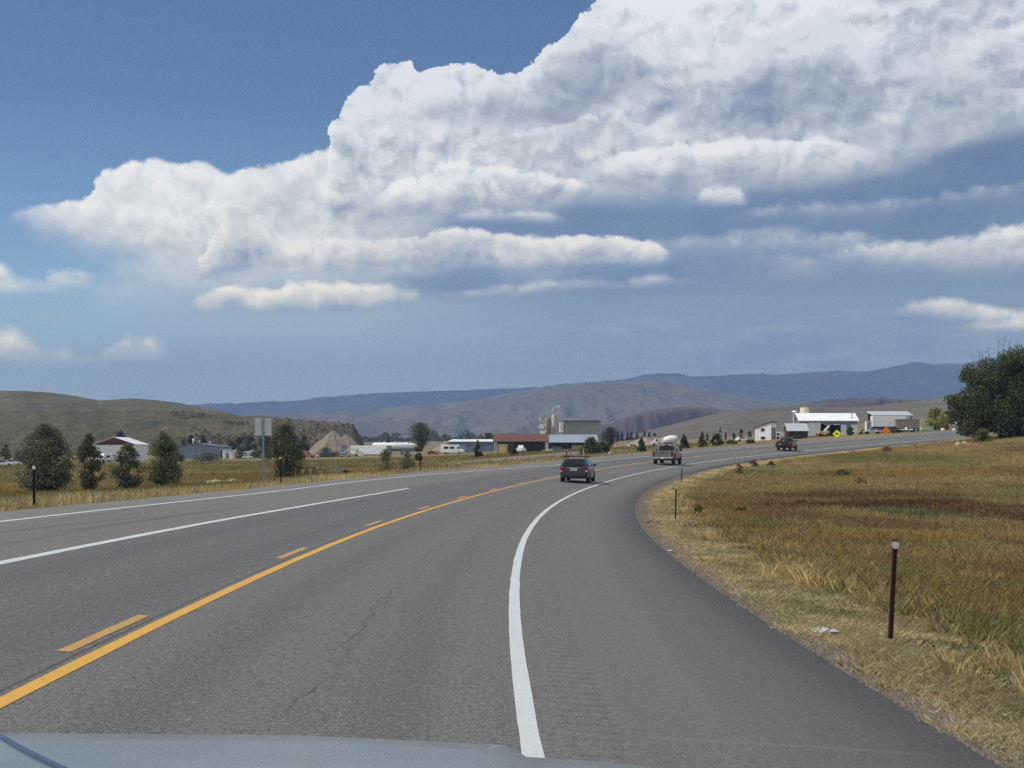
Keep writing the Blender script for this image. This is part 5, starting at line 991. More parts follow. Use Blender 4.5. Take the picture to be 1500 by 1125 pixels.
simple('pickup_truck', 'orange work truck parked in front of the thicket', 'truck', 451, 556, 5.4, 2.2, 2.3, 'orange', 90, 'pickup')
simple('pickup_truck', 'small white pickup at the nose of the orange work truck', 'pickup truck', 463, 562, 2.6, 1.7, 1.5, 'white', 90, 'car')
t = thing('utility_box', 'orange red truck box behind the orange work truck', 'box', at(437, 557)); MB().box(-2.2, 1.9, 0, 2, .5, 2.3).build('body', M['orange'], t, bevel=.05); MB().box(-2, 1.7, .1, 1.9, .2, .48).build('frame', M['trim'], t)
simple('pickup_truck', 'white pickup with junk in its bed parked right of the tan crate', 'pickup truck', 763, 420, 4.6, 2., 2.3, 'white', 20, 'pickup')
simple('pickup_truck', 'pale grey pickup parked left of the orange sign', 'pickup truck', 1278, 398, 4.8, 2., 1.75, 'grey_roof', -90, 'pickup')
simple('parked_car', 'black car with a white roof right behind the orange sign', 'car', 1309, 396, 3.6, 1.9, 1.9, 'black', 150)
simple('parked_car', 'dark red car half behind the orange sign', 'car', 1290, 404, 3.4, 1.8, 1.5, 'red', 90)
simple('pickup_truck', 'white flatbed pickup in front of the weathered tan container', 'pickup truck', 1328, 405, 5.8, 1.9, 1.35, 'white', 90, 'pickup')
simple('parked_car', 'pale car seen between the maroon trim and the pale grey pickup', 'car', 1265, 402, 3.0, 1.6, 1.3, 'tan_grey', 90)
def tow_trailer(name, label, u, D, L, H, mt, rz=90, front=True):
    p = at(u, D); t = thing(name, label, 'camper trailer', p, R(-rz)); w, l = 1.15, L / 2
    MB().prismx([(-l, .6), (-l, H * .8), (-l + .4, H), (l - .6, H), (l, H * .72), (l - .2, .6)], -w, w).build('body', M[mt], t, bevel=.08)
    for s in (-1, 1):
        xs = sorted((s * w, s * (w + .03))); MB().box(*xs, -l * .5, l * .1, H * .55, H * .8).build('side_window', M['window'], t); wheel(t, s * (w - .1), -.3, .34)
    MB().box(-.7, .7, -l - .03, -l, H * .5, H * .75).build('rear_window', M['window'], t); MB().box(-.06, .06, l - .2, l + .9, .5, .62).build('hitch', M['trim'], t)
    return t
tow_trailer('camper_trailer', 'white camper trailer parked in front of the red gabled barn', 156, 452, 4.8, 2.7, 'white', 28)
tow_trailer('camper_trailer', 'white camper trailer half hidden behind the dark loaded pickup', 1140, 420, 2.9, 2.1, 'white', 90)
simple('parked_car', 'dark car parked beside the camper trailer by the barn', 'car', 166, 458, 4.2, 1.8, 1.6, 'blue_grey', 90)
tow_trailer('camper_trailer', 'white camper trailer far behind the bushes left of the sign', 362, 640, 5.2, 2.3, 'white', 90); tow_trailer('camper_trailer', 'pale camper trailer just left of the sign post, far behind', 376, 645, 3.2, 2.2, 'blue_roof', 90)
# the long white box trailer, its steel shed and the tank trailer
p = at(541, 606); t = thing('semi_trailer', 'long white box trailer with a dark rear end facing right', 'trailer', p, R(-18)); MB().box(-8.8, 8.0, 0, 2.6, .5, 4.3).build('box', M['white_rib'], t, bevel=.04); MB().box(8.003, 8.06, .12, 2.5, .6, 4.2).build('rear_door', M['slate'], t); MB().box(8.0, 9.3, .1, 2.5, .55, 4.25).build('end_frame', M['slate'], t); MB().box(-8.4, 7.6, .3, 2.3, .2, .48).build('frame', M['trim'], t)
for x in (4.6, 5.8, -7.2): MB().lathe([(.5, -.14), (.5, .14)], 16, Matrix.Translation((x, .16, .5)) @ Matrix.Rotation(R(90), 4, 'X')).build('wheel', M['black'], t, smooth=40)
t = thing('steel_cabin', 'small blue grey steel cabin at the left end of the long white box trailer', 'cabin', at(504, 612)); MB().box(-1.2, 1.2, 0, 2.4, 0, 4.7).build('wall', M['blue_grey'], t, bevel=.03); MB().box(-1.3, 1.3, -.1, 2.5, 4.7, 4.82).build('roof', M['grey_roof'], t); MB().box(-.5, .4, -.04, -.003, .1, 2.2).build('door', M['slate'], t)
p = at(582, 644); t = thing('tank_trailer', 'long white tank trailer behind the box trailer', 'tank trailer', p); Mx = Matrix.Translation((0, 0, 3.5)) @ Matrix.Rotation(R(90), 4, 'Y'); MB().lathe([(.4, -11.5), (1.3, -11.2), (1.55, -10.6), (1.55, 8.6), (1.3, 9.2), (.4, 9.5)], 20, Mx).build('tank', M['white'], t, smooth=40)
for x in (-6, -1, 4): MB().lathe([(.5, 4.95), (.5, 5.25), (.3, 5.35)], 12).build('hatch', M['white'], t, smooth=40, loc=(x, 0, 0))
MB().box(-10.5, 8.5, -.5, .5, 1.2, 1.9).build('frame', M['trim'], t)
for x in (-9, -7.7, 5.4, 6.7): MB().lathe([(.52, -.15), (.52, .15)], 16, Matrix.Translation((x, -.9, .52)) @ Matrix.Rotation(R(90), 4, 'X')).build('wheel', M['black'], t, smooth=40)
p = at(516, 574); t = thing('boom_lift', 'pale green boom lift with its arm raised in front of the white trailer', 'boom lift', p); MB().box(-1.4, 2.2, -.9, .9, .55, 1.3).build('chassis', M['lime'], t, bevel=.05)
MB().path([(1.6, 0, 1.3), (2.6, 0, 2.4), (-1.2, 0, 3.2), (-3.6, 0, 1.6)], .22, 6).build('arm', M['lime'], t); bk = MB(); bk.box(-4.3, -3.3, -.5, .5, .9, 1.0); [bk.tube((x, y, 1), (x, y, 1.9), .05, n=5) for x in (-4.25, -3.35) for y in (-.45, .45)]; bk.box(-4.3, -3.3, -.5, -.44, 1.85, 1.92); bk.build('basket', M['white'], t); MB().box(1.2, 2.5, -.6, .6, 1.3, 3.4, taper=.25).build('turret', M['lime'], t, bevel=.05)
for x in (-1., 1.7): MB().lathe([(.5, -.2), (.5, .2)], 16, Matrix.Translation((x, -.95, .5)) @ Matrix.Rotation(R(90), 4, 'X')).build('wheel', M['black'], t, smooth=40)
# more of the yard's clutter
for i, (u, D, w, h, mt_, lab) in enumerate(((596, 590, 5.5, 2.4, 'slate', 'dark steel container below the right half of the white tank trailer'), (608, 582, 2.6, 1.6, 'tan_grey', 'weathered bin just left of the little tree on a thin trunk'), (668, 590, 6.5, 2.6, 'blue_grey', 'blue grey container behind the white motorhome'), (528, 585, 2.2, 1.8, 'white', 'white bin right of the pale green boom lift'), (392, 560, 3.2, 2.0, 'trim', 'dark bin behind the road sign post'), (846, 474, 3.4, 1.5, 'tan_grey', 'low pale bin in front of the pale blue shed roof'), (816, 470, 3.0, 1.3, 'slate', 'low dark bin at the left under the pale blue shed roof'))):
    t = thing('container', lab, 'container', at(u, D)); MB().box(-w / 2, w / 2, 0, 2.2, .1, h).build('body', M[mt_], t, bevel=.03); MB().box(-w / 2 - .05, w / 2 + .05, -.05, 2.25, h, h + .1).build('lid', M[mt_], t); MB().box(-w / 2 + .2, w / 2 - .2, .2, 2, -.2, .1).build('skid', M['trim'], t)
for i, (u, D, r, ln, lab) in enumerate(((478, 588, .5, 6, 'dark steel pipes lying left of the pale green boom lift'), (600, 520, .35, 5, 'grey pipes lying at the edge of the yard behind the loose green shrub'))):
    t = thing('pipe_stack', lab, 'pipes', at(u, D)); [MB().lathe([(r * .8, -ln / 2), (r, -ln / 2), (r, ln / 2), (r * .8, ln / 2)], 14, Matrix.Translation((k * .2, k * r * 1.1, r + (k == 1) * r * 1.6)) @ Matrix.Rotation(R(90), 4, 'Y')).build('pipe', M['post_dark' if i == 0 else 'galv'], t, smooth=40) for k in range(3)]
# concrete mixer truck
p = at(973, 486); t = thing('mixer_truck', 'white concrete mixer truck parked behind the silver pickup', 'truck', p); Mx = Matrix.Translation((2.0, 0, 2.35)) @ Matrix.Rotation(R(90 - 12), 4, 'Y')
MB().lathe([(.55, -2.4), (.95, -2.1), (1.35, -.9), (1.38, .3), (1.15, 1.6), (.75, 2.5), (.6, 2.6)], 22, Mx).build('drum', M['white'], t, smooth=50); MB().box(-3.6, 4.4, -.5, .5, .7, 1.05).build('frame', M['trim'], t)
MB().prism([(-4.4, .8), (-2.2, .8), (-2.2, 2.75), (-3.2, 2.75), (-3.5, 1.75), (-4.4, 1.6)], -1.1, 1.1).build('cab', M['white'], t, bevel=.06); MB().box(-3.1, -2.45, -1.13, -1.1, 1.8, 2.5).build('side_window', M['window'], t); MB().prism([(3.7, 2.6), (4.6, 3.0), (4.7, 2.2), (4.2, 1.4), (4.0, 1.4)], -.35, .35).build('chute', M['galv'], t)
MB().box(-2.0, -1.3, -1.0, 1.0, 1.1, 2.0).build('water_tank', M['chrome'], t, bevel=.1)
for x in (-3.6, .8, 2.0, 3.2): MB().lathe([(.52, -.16), (.52, .16)], 16, Matrix.Translation((x, -.95, .52)) @ Matrix.Rotation(R(90), 4, 'X')).build('wheel', M['black'], t, smooth=40)
t = thing('barrel', 'bright orange barrel beside the dark brownish tree', 'barrel', at(903, 470)); MB().lathe([(.5, 0), (.55, .1), (.5, .9), (.42, 1.6), (.3, 1.65)], 14).build('body', M['flag_orange'], t, smooth=40); MB().lathe([(.53, .6), (.545, .65), (.51, .85)], 14).build('band', M['reflector'], t, smooth=40)
t = thing('culvert', 'dark open steel box in the rubble left of the mixer truck', 'culvert', at(927, 486)); bb = MB(); bb.box(-1.2, 1.2, 0, 2.5, 1.0, 1.12); bb.box(-1.2, -1.08, 0, 2.5, -.2, 1.0); bb.box(1.08, 1.2, 0, 2.5, -.2, 1.0); bb.build('frame', M['stone'], t); MB().box(-1.08, 1.08, 1.6, 1.7, -.2, 1.0).build('back', M['dark'], t)

# ------------------------------------------------------------------ roadside furniture
def delineator(label, s, o, vtop, mt, lean=0.0, face=0.0):
    p = road_pt(s, o); x, y = float(p[0]), float(p[1]); z = float(ground(np.array([x]), np.array([y]))[0]); h = EYE + (HORIZON - vtop) / F * y - z
    t = thing('reflector_post', label, 'reflector post', (x, y, z), face, group='reflector posts along the highway'); t.rotation_euler = (0, lean, face)
    pm = MB(); pm.box(-.024, .024, .0, .008, -.35, h); pm.box(-.031, -.022, -.03, .008, -.35, h); pm.box(.022, .031, -.03, .008, -.35, h); pm.build('post', M[mt], t)
    if y < 60: hb = MB(); [hb.lathe([(.006, 0), (.006, .004)], 8, Matrix.Translation((0, -.0045, zz)) @ Matrix.Rotation(R(90), 4, 'X')) for zz in np.arange(.2, h - .16, .15)]; hb.build('bolt_hole', M['dark'], t)
    d = MB().lathe([(.046, 0), (.046, .012), (.044, .014), (.0, .014)], 24, Matrix.Translation((0, -.032, h - .075)) @ Matrix.Rotation(R(90), 4, 'X')).build('reflector', M['reflector'], t, smooth=40)
    MB().lathe([(.051, 0), (.051, .012), (.047, .015), (.047, 0)], 24, Matrix.Translation((0, -.031, h - .075)) @ Matrix.Rotation(R(90), 4, 'X')).build('bezel', M['galv'], d, smooth=40)
    return t
delineator('dark post with a round white reflector in front of the biggest willow', 36.3, -8.98, 681, 'post_dark')
delineator('leaning dark post with a white reflector in front of the willow beside the sign', 65.6, -9.3, 668.5, 'post_dark', -.03)
delineator('dark post with a white reflector beside the little tree on a thin trunk', 96.2, -8.6, 661, 'post_dark')
delineator('maroon post with a round white reflector, nearest and largest, on the right grass slope', 17.9, 8.83, 790, 'post_brown', .05)
delineator('dark green post with a small white reflector at the inside of the bend', 55.2, 8.96, 712, 'post_green', .02)
delineator('thin post with a white tip just left of the bend beyond the green post', 110, 8.6, 682, 'post_brown', .06)
delineator('thin post with a white tip at the curve below the young spruces', 162.8, 8.0, 666, 'galv', .02)
delineator('tiny grey post at the curve just behind the dark loaded pickup', 218, 7.7, 656.5, 'galv')
# the sign seen from behind
p = road_pt(62.8, -9.35); x, y = float(p[0]), float(p[1]); z = float(ground(np.array([x]), np.array([y]))[0]); zt, zb = (EYE + (HORIZON - v) / F * y - z for v in (612.5, 638))
t = thing('road_sign', 'back of a bare metal rectangular sign on a tall steel post', 'road sign', (x, y, z), R(4)); t.rotation_euler = (0, -.018, R(4))
MB().box(-.375, .375, .035, .042, zb, zt).build('panel', M['signback'], t, bevel=.002); pm = MB(); pm.box(-.035, .035, .0, .012, -.4, zt + .01); pm.box(-.045, -.033, -.035, .012, -.4, zt + .01); pm.box(.033, .045, -.035, .012, -.4, zt + .01); pm.build('post', M['galv'], t)
bl = MB(); [bl.box(-.02, .02, -.01, .034, zz - .015, zz + .015) for zz in (zb + .12, zt - .12)]; bl.build('bolt', M['galv'], t)
def diamond(label, s, o, uc, vc, half, mt, marks, extra=None):
    p = road_pt(s, o); x, y = float(p[0]), float(p[1]); x = (uc - 750) / F * y; z = float(ground(np.array([x]), np.array([y]))[0]); zc = EYE + (HORIZON - vc) / F * y - z
    t = thing('warning_sign', label, 'warning sign', (x, y, z), -heading(s)); r = half
    pl = MB().prism([(0, zc - r), (r, zc), (0, zc + r), (-r, zc)], -.045, -.04).build('panel', M[mt], t)
    bd = MB(); e = .05 * r; i_ = r * .93
    for a in range(4):
        q = [(0, -i_), (i_, 0), (0, i_), (-i_, 0)]; (x0, z0), (x1, z1) = q[a], q[(a + 1) % 4]; k = 1 - e / r * 1.1
        bd.prism([(x0, zc + z0), (x1, zc + z1), (x1 * k, zc + z1 * k), (x0 * k, zc + z0 * k)], -.049, -.046)
    bd.build('border', M['sign_ink'], pl)
    mk = MB(); marks(mk, zc, r); mk.build('symbol', M['sign_ink'], pl); MB().box(-.04, .04, -.03, .03, -.5, zc + r * .7).build('post', M['galv'], t)
    return t
def truck_symbol(m, zc, r):
    m.box(-.36 * r, .10 * r, -.049, -.046, zc - .12 * r, zc + .26 * r); m.prism([(.13 * r, zc - .12 * r), (.40 * r, zc - .12 * r), (.40 * r, zc + .02 * r), (.30 * r, zc + .16 * r), (.13 * r, zc + .16 * r)], -.049, -.046)
    for q in (-.22, .25): m.lathe([(.085 * r, -.001), (.085 * r, .002)], 14, Matrix.Translation((q * r, -.047, zc - .17 * r)) @ Matrix.Rotation(R(90), 4, 'X'))
def text_bars(m, zc, r):
    for k, w in ((.22, .30), (.0, .48), (-.22, .30)):
        n = 5 if w < .4 else 7
        for i in range(n): xx_ = (-w + (i + .5) * 2 * w / n) * r; m.box(xx_ - .035 * r, xx_ + .03 * r, -.049, -.046, zc + (k - .055) * r, zc + (k + .055) * r)
diamond('fluorescent yellow diamond sign with a dark truck symbol on a thin post', 247.2, 7.6, 1226, 635.5, .74, 'sign_yellow', truck_symbol)
diamond('orange diamond construction sign with dark lettering beside the road', 285, 7.8, 1298, 631, .82, 'sign_orange', text_bars)
# rusty trestles, rail, utility box
D = hit(452, 698.5); p = at(450, D); t = thing('pipe_rack', 'rusty steel trestles under a top bar beside the willow and the sign', 'rack', p); k = D / F
MB().box(-13 * k, 13.5 * k, -.05, .05, .80, .88).build('top_bar', M['rusty'], t)
for u in (437.5, 448.5, 459.5):
    xo = (u - 450) * k; m = MB()
    for sx in (-1, 1): m.tube((xo + sx * 3.6 * k, -.35, -.1), (xo + sx * .6 * k, 0, .82), .05, n=6); m.tube((xo + sx * 3.6 * k, .35, -.1), (xo + sx * .6 * k, 0, .82), .05, n=6)
    m.box(xo - 2.6 * k, xo + 2.6 * k, -.28, .28, .22, .28); m.build('trestle', M['rusty'], t)
D = hit(470, 696); t = thing('rail_stand', 'low rusty rail on two legs at the right end of the trestles', 'rail', at(470, D)); k = D / F; MB().box(-7 * k, 7 * k, -.05, .05, .56, .64).build('rail', M['rusty'], t)
for u in (-5, 5.5): MB().tube((u * k, 0, -.1), (u * k, 0, .58), .05, n=6).build('leg', M['rusty'], t)
for u in (-4.6, 4.4): MB().lathe([(.05, .64), (.06, .75), (.03, .84)], 8).build('cap', M['straw'], t, loc=(u * k, 0, 0))
D = hit(493, 693); t = thing('utility_pedestal', 'small grey utility box in the left verge right of the trestles', 'utility box', at(493, D)); k = D / F; MB().box(-2.6 * k, 2.6 * k, 0, .35, -.1, 8.5 * k).build('cabinet', M['pedestal'], t, bevel=.02); MB().prismx([(-.04, 8.5 * k), (.39, 8.5 * k), (.39, 9 * k), (-.04, 8.8 * k)], -2.9 * k, 2.9 * k).build('lid', M['pedestal'], t)
D = hit(505, 694.5); t = thing('pump', 'low dark pump and pipes on the ground right of the grey utility box', 'pump', at(505, D)); k = D / F; MB().lathe([(.14, -.3), (.2, -.2), (.2, .2), (.14, .3)], 14, Matrix.Translation((0, 0, .3)) @ Matrix.Rotation(R(90), 4, 'Y')).build('motor', M['post_dark'], t, smooth=40); MB().path([(-7 * k, 0, .12), (-2 * k, 0, .3), (2 * k, 0, .3), (6 * k, 0, .42), (8 * k, 0, .1)], .05, 8).build('pipe', M['rusty'], t); MB().box(-.45, .5, -.2, .2, -.05, .1).build('base', M['stone'], t)
# litter and fallen things in the near verge
def scrap(name, label, cat, u, v, w, h, mt, seed, hh=.06):
    D = hit(u, v, 8, 120); p = at(u, D); r = random.Random(seed); nx, ny = 9, 6; V_ = []
    for j in range(ny):
        for i in range(nx):
            a, b_ = i / (nx - 1) * 2 - 1, j / (ny - 1) * 2 - 1; sh = 1 - .25 * abs(b_) * r.random(); V_.append((a * w / 2 * sh + r.uniform(-.02, .02), b_ * h / 2 * (1 - .3 * abs(a)), .035 + r.random() * hh * (1 - max(abs(a), abs(b_)) * .6)))
    m = MB().add(V_, [tuple(int(q) for q in f) for f in grid_faces(ny, nx)]); o = m.build(name, M[mt], smooth=35); so_ = o.modifiers.new('thickness', 'SOLIDIFY'); so_.thickness = .006; o.location = p; tag(o, label, cat)
scrap('plastic_litter', 'crumpled white plastic lying on the gravel left of the nearest reflector post', 'litter', 1208, 929, .36, .42, 'plastic_white', 3, .07)
scrap('plastic_litter', 'small white scrap on the grass behind the crumpled white plastic', 'litter', 1174, 901, .09, .2, 'plastic_white', 4, .03)
scrap('plastic_litter', 'flat white scrap at the pavement edge inside the bend', 'litter', 981, 809, .16, .5, 'plastic_white', 5, .02)
D = hit(957, 768); p = at(957, D); t = thing('fallen_branch', 'dark fallen branch at the pavement edge by the green reflector post', 'branch', p)
MB().path([(-.32, 0, .02), (-.1, .05, .08), (.1, -.02, .06), (.34, .1, .12)], [.022, .02, .015, .006], 6).path([(-.1, .05, .08), (.02, .2, .16), (.1, .3, .2)], [.014, .01, .004], 5).path([(.1, -.02, .06), (.2, .15, .2)], [.01, .004], 5).build('stem', M['brown_wood'], t)
for j, (u0, v0, u1, v1, ln) in enumerate(((1312, 938, 1420, 972, 'stiff'), (1322, 941, 1386, 946, 'short'), (1345, 948, 1402, 962, 'forked'))):
    D0, D1 = hit(u0, v0), hit(u1, v1); a, b_ = at(u0, D0), at(u1, D1); mb = MB(); r = random.Random(j)
    for q in range(7):
        o_ = [r.uniform(-.05, .05) for _ in range(3)]; pts = [(a[i] + (b_[i] - a[i]) * f + o_[i] * (.4 + f) + (.10 + .05 * math.sin(f * 3 + q)) * (i == 2) for i in range(3)) for f in (0, .3, .6, 1)]; mb.path([tuple(z_) for z_ in pts], [.006, .006, .005, .002], 4)
    o = mb.build('straw_stalk', M['straw']); tag(o, ('longest bleached bundle of flattened stalks right of the nearest reflector post', 'short upper bundle of flattened pale stalks behind the longest bundle', 'middle bundle of flattened pale stalks beside the longest bundle')[j], 'stalks', 'flattened stalks by the nearest post')

# ------------------------------------------------------------------ the front of the vehicle the photo is taken from
zg = float(ground(np.array([-.85]), np.array([1.5]), False)[0]); cx = -.93
v = thing('van', 'pale blue hood of the vehicle the photo is taken from, along the bottom edge', 'van', (cx, 0, zg))
Z = lambda w: w - zg
def hoodring(y, hw, zc, zr, zs):       # half section: crown, shoulder of the hood, fender, side
    P = [(0, zc), (hw * .5, zc - .004), (hw * .80, zr + .004), (hw * .86, zr), (hw * .895, zs), (hw * 1.02, zs - .008), (hw * 1.13, zs - .022), (hw * 1.2, zs - .07), (hw * 1.22, zs - .3), (hw * 1.2, zs - .62)]
    return [(-x, y, Z(z)) for x, z in reversed(P[1:])] + [(x, y, Z(z)) for x, z in P]
hw = 1.08
st = [hoodring(y, hw * k, zc, zc - dr, zc - dr - ds) for y, k, zc, dr, ds in ((.9, 1.02, 1.40, .022, .022), (1.6, 1.01, 1.372, .023, .022), (2.2, 1., 1.337, .023, .021), (2.5, .995, 1.317, .023, .021), (2.6, .99, 1.308, .023, .021), (2.64, .985, 1.29, .023, .021), (2.66, .97, 1.2, .02, .02))]
MB().loft(st).build('hood', M['hood'], v, smooth=50)
gr_ = MB(); gr_.box(-1.0, 1.0, 2.55, 2.72, Z(.62), Z(1.16)); gr_.build('grille', M['trim'], v, bevel=.02); MB().box(-1.15, 1.15, 2.6, 2.86, Z(.38), Z(.62)).build('bumper', M['chrome'], v, bevel=.05)
for s in (-1, 1):
    MB().box(s * 1.12 - .12, s * 1.12 + .12, 2.5, 2.70, Z(.78), Z(1.1)).build('headlight', M['reflector'], v, bevel=.04); wheel(v, s * 1.06, 1.7, .42, .28)
    xs = [s * (-.014 + .30 * f + .05 * f * f) for f in np.linspace(0, 1, 8)]
    if s > 0:
        m = MB(); ys = np.linspace(2.6, 2.05, 8)
        zf = lambda y: np.interp(y, [2.05, 2.2, 2.5, 2.6], [1.346, 1.337, 1.317, 1.308])
        VV = []; 
        for x_, y_ in zip(xs, ys):
            for dx_ in (-.007, .007): VV.append((x_ + dx_ - .012, y_, Z(zf(y_)) + .003))
        m.add(VV, [(2 * i, 2 * i + 1, 2 * i + 3, 2 * i + 2) for i in range(7)]); o = m.build('hood_strip', M['blue_strip'], v); so_ = o.modifiers.new('thickness', 'SOLIDIFY'); so_.thickness = .004  # curved dark blue strip raised just above the hood
# ------------------------------------------------------------------ camera
cam = bpy.data.cameras.new('camera'); co = bpy.data.objects.new('camera', cam); COL.objects.link(co); SC.camera = co
co.location = (0, 0, EYE); co.rotation_euler = (R(90), 0, 0); cam.sensor_width = 36; cam.lens = 36 * F / 1500; cam.shift_y = (HORIZON - 562.5) / 1500; cam.clip_start = .05; cam.clip_end = 60000
# ------------------------------------------------------------------ sun
SUN_AZ, SUN_EL = -97.0, 50.0       # degrees from straight ahead (left is negative), and above the horizon
sl = bpy.data.lights.new('sun', 'SUN'); sl.energy = 3.5; sl.angle = R(.55); sl.color = (1, .955, .89)
so = bpy.data.objects.new('sun', sl); COL.objects.link(so)
sd = Vector((math.sin(R(SUN_AZ)) * math.cos(R(SUN_EL)), math.cos(R(SUN_AZ)) * math.cos(R(SUN_EL)), math.sin(R(SUN_EL))))
so.rotation_euler = sd.to_track_quat('Z', 'Y').to_euler(); so.location = sd * 300
# ------------------------------------------------------------------ sky with clouds
W = bpy.data.worlds.new('World'); SC.world = W; W.use_nodes = True; nt = W.node_tree
for n in list(nt.nodes): nt.nodes.remove(n)
class X:
    def __init__(s, k): s.k = k
    def _b(s, op, o, r=False):
        o = o.k if isinstance(o, X) else o
        return X(nmath(nt, op, o, s.k) if r else nmath(nt, op, s.k, o))
    def __add__(s, o): return s._b('ADD', o)
    __radd__ = __add__
    def __sub__(s, o): return s._b('SUBTRACT', o)
    def __rsub__(s, o): return s._b('SUBTRACT', o, True)
    def __mul__(s, o): return s._b('MULTIPLY', o)
    __rmul__ = __mul__
    def __truediv__(s, o): return s._b('DIVIDE', o)
    def max(s, o): return s._b('MAXIMUM', o)
    def min(s, o): return s._b('MINIMUM', o)
    def pow(s, o): return s._b('POWER', o)
    def mr(s, a, b, c=0., d=1., smooth=True): 
        n = nt.nodes.new('ShaderNodeMapRange'); n.interpolation_type = 'SMOOTHSTEP' if smooth else 'LINEAR'
        for i, x in enumerate((s, a, b, c, d)):
            if isinstance(x, X): nt.links.new(x.k, n.inputs[i])
            else: n.inputs[i].default_value = x
        return X(n.outputs[0])
tc = nt.nodes.new('ShaderNodeTexCoord'); sep = nt.nodes.new('ShaderNodeSeparateXYZ'); nt.links.new(tc.outputs['Generated'], sep.inputs[0])
dx, dy, dz = (X(sep.outputs[i]) for i in range(3))
AZ = X(nmath(nt, 'ARCTAN2', dx.k, dy.k)); EL = X(nmath(nt, 'ARCSINE', dz.k))
K = 1000.0                                    # 1 unit = 1 milliradian
U = AZ * K; V = EL * K
def mU(px_): return math.atan((px_ - 750) / F) * K
def mV(px_, py): return math.atan((HORIZON - py) / math.hypot(F, px_ - 750)) * K
def curve(pts, lo=-420., hi=420., vlo=-100., vhi=500., warp=True):
    """height above the horizon as a function of bearing, through sight points (x, y)"""
    n = nt.nodes.new('ShaderNodeFloatCurve'); cv = n.mapping.curves[0]
    P = sorted((min(.999, max(.001, (mU(a) - lo) / (hi - lo))), min(1., max(0., (mV(a, b) - vlo) / (vhi - vlo)))) for a, b in pts)
    while len(cv.points) < len(P): cv.points.new(.5, .5)
    for q, p in zip(cv.points, P): q.location = p; q.handle_type = 'AUTO_CLAMPED'
    n.mapping.update(); t = ((UC if warp else U) - lo) / (hi - lo); nt.links.new(t.k, n.inputs['Value'])
    return X(n.outputs[0]) * (vhi - vlo) + vlo
def vec(a, b, c=0.):
    n = nt.nodes.new('ShaderNodeCombineXYZ')
    for i, x in enumerate((a + c * 137.0, b + c * 71.0, 0.)):
        if isinstance(x, X): nt.links.new(x.k, n.inputs[i])
        else: n.inputs[i].default_value = x
    return n.outputs[0]
def fb(a, b, seed, scale, detail=6, rough=.58, dist=0.):
    n = noise_node(nt, scale, detail, rough, vec(a, b, seed), dim='2D'); return X(n.outputs['Fac'])
def puff(a, b, seed, scale, detail=2.0, rough=.5):
    n = nt.nodes.new('ShaderNodeTexVoronoi'); n.voronoi_dimensions = '2D'; n.feature = 'F1'; n.inputs['Scale'].default_value = scale; n.inputs['Detail'].default_value = detail; n.inputs['Roughness'].default_value = rough; n.normalize = True
    nt.links.new(vec(a, b, seed), n.inputs['Vector']); return 1.0 - X(n.outputs['Distance'])
def col3(c): return tuple(c)
def over(base, c, a): return mix_rgb(nt, a.k if isinstance(a, X) else a, base, c)
def ramp(x, stops):
    n = nt.nodes.new('ShaderNodeValToRGB'); e = n.color_ramp.elements; n.color_ramp.interpolation = 'EASE' if len(stops) < 0 else 'LINEAR'
    while len(e) < len(stops): e.new(.5)
    for q, (p, c) in zip(e, stops): q.position = p; q.color = (*c, 1)
    nt.links.new(x.k, n.inputs[0]); return n.outputs[0]
SKYK = .1                                     # strength of the background
def SC_(r, g, b): return tuple(v / SKYK / 2 ** EXPOSURE for v in lin(r, g, b))
sky = nt.nodes.new('ShaderNodeTexSky'); sky.sky_type = 'NISHITA'; sky.sun_disc = False; sky.sun_elevation = R(SUN_EL); sky.sun_rotation = R(SUN_AZ); sky.altitude = 2300; sky.air_density = 1.0; sky.dust_density = .6; sky.ozone_density = 2.5
base = mix_rgb(nt, 1.0, sky.outputs[0], tuple(v / 2 ** EXPOSURE for v in (.68, .83, .94)), 'MULTIPLY')
# warped coordinates shared by all layers
wx = (fb(U, V, 1.7, .02, 5, .6) - .5) * 34; wy = (fb(U, V, 8.1, .024, 5, .6) - .5) * 24
U2 = U + wx; V2 = V + wy
def puffs(a, b): return puff(a * .8, b, 3., .017, 3., .56) * .62 + puff(a * .85, b, 5., .055, 3., .6) * .38
cum = puffs(U2, V2); cumL = puffs(U2 - 5.5, V2 + 8.5)                    # billows, and the same seen a little toward the light
fine = fb(U, V * 1.4, 5.5, .05, 6, .64)
soft = fb(U * .5, V * 1.6, 2.2, .02, 4, .55); wisp = fb(U * .4, V * 2.2, 9.2, .035, 4, .6)
relief = (cum - cumL) * .72 + (fine - .5) * .06
big = fb(U + wx * .6, V * 1.7 + wy * .6, 6.6, .0095, 5, .55)
UC = U + (cum - .62) * 26 + (fine - .5) * 10
CLOUD = [(0., SC_(98, 117, 152)), (.22, SC_(124, 141, 170)), (.45, SC_(164, 175, 190)), (.68, SC_(206, 213, 219)), (.86, SC_(236, 241, 244)), (1., SC_(253, 254, 255))]
def gate(win):
    x0, x1, f0, f1 = win; g = None
    if x0 is not None: g = UC.mr(mU(x0), mU(x0 + f0))
    if x1 is not None: r = UC.mr(mU(x1 - f1), mU(x1), 1, 0); g = r if g is None else g * r
    return g if g is not None else X(vec1())
def vec1():
    n = nt.nodes.new('ShaderNodeValue'); n.outputs[0].default_value = 1; return n.outputs[0]
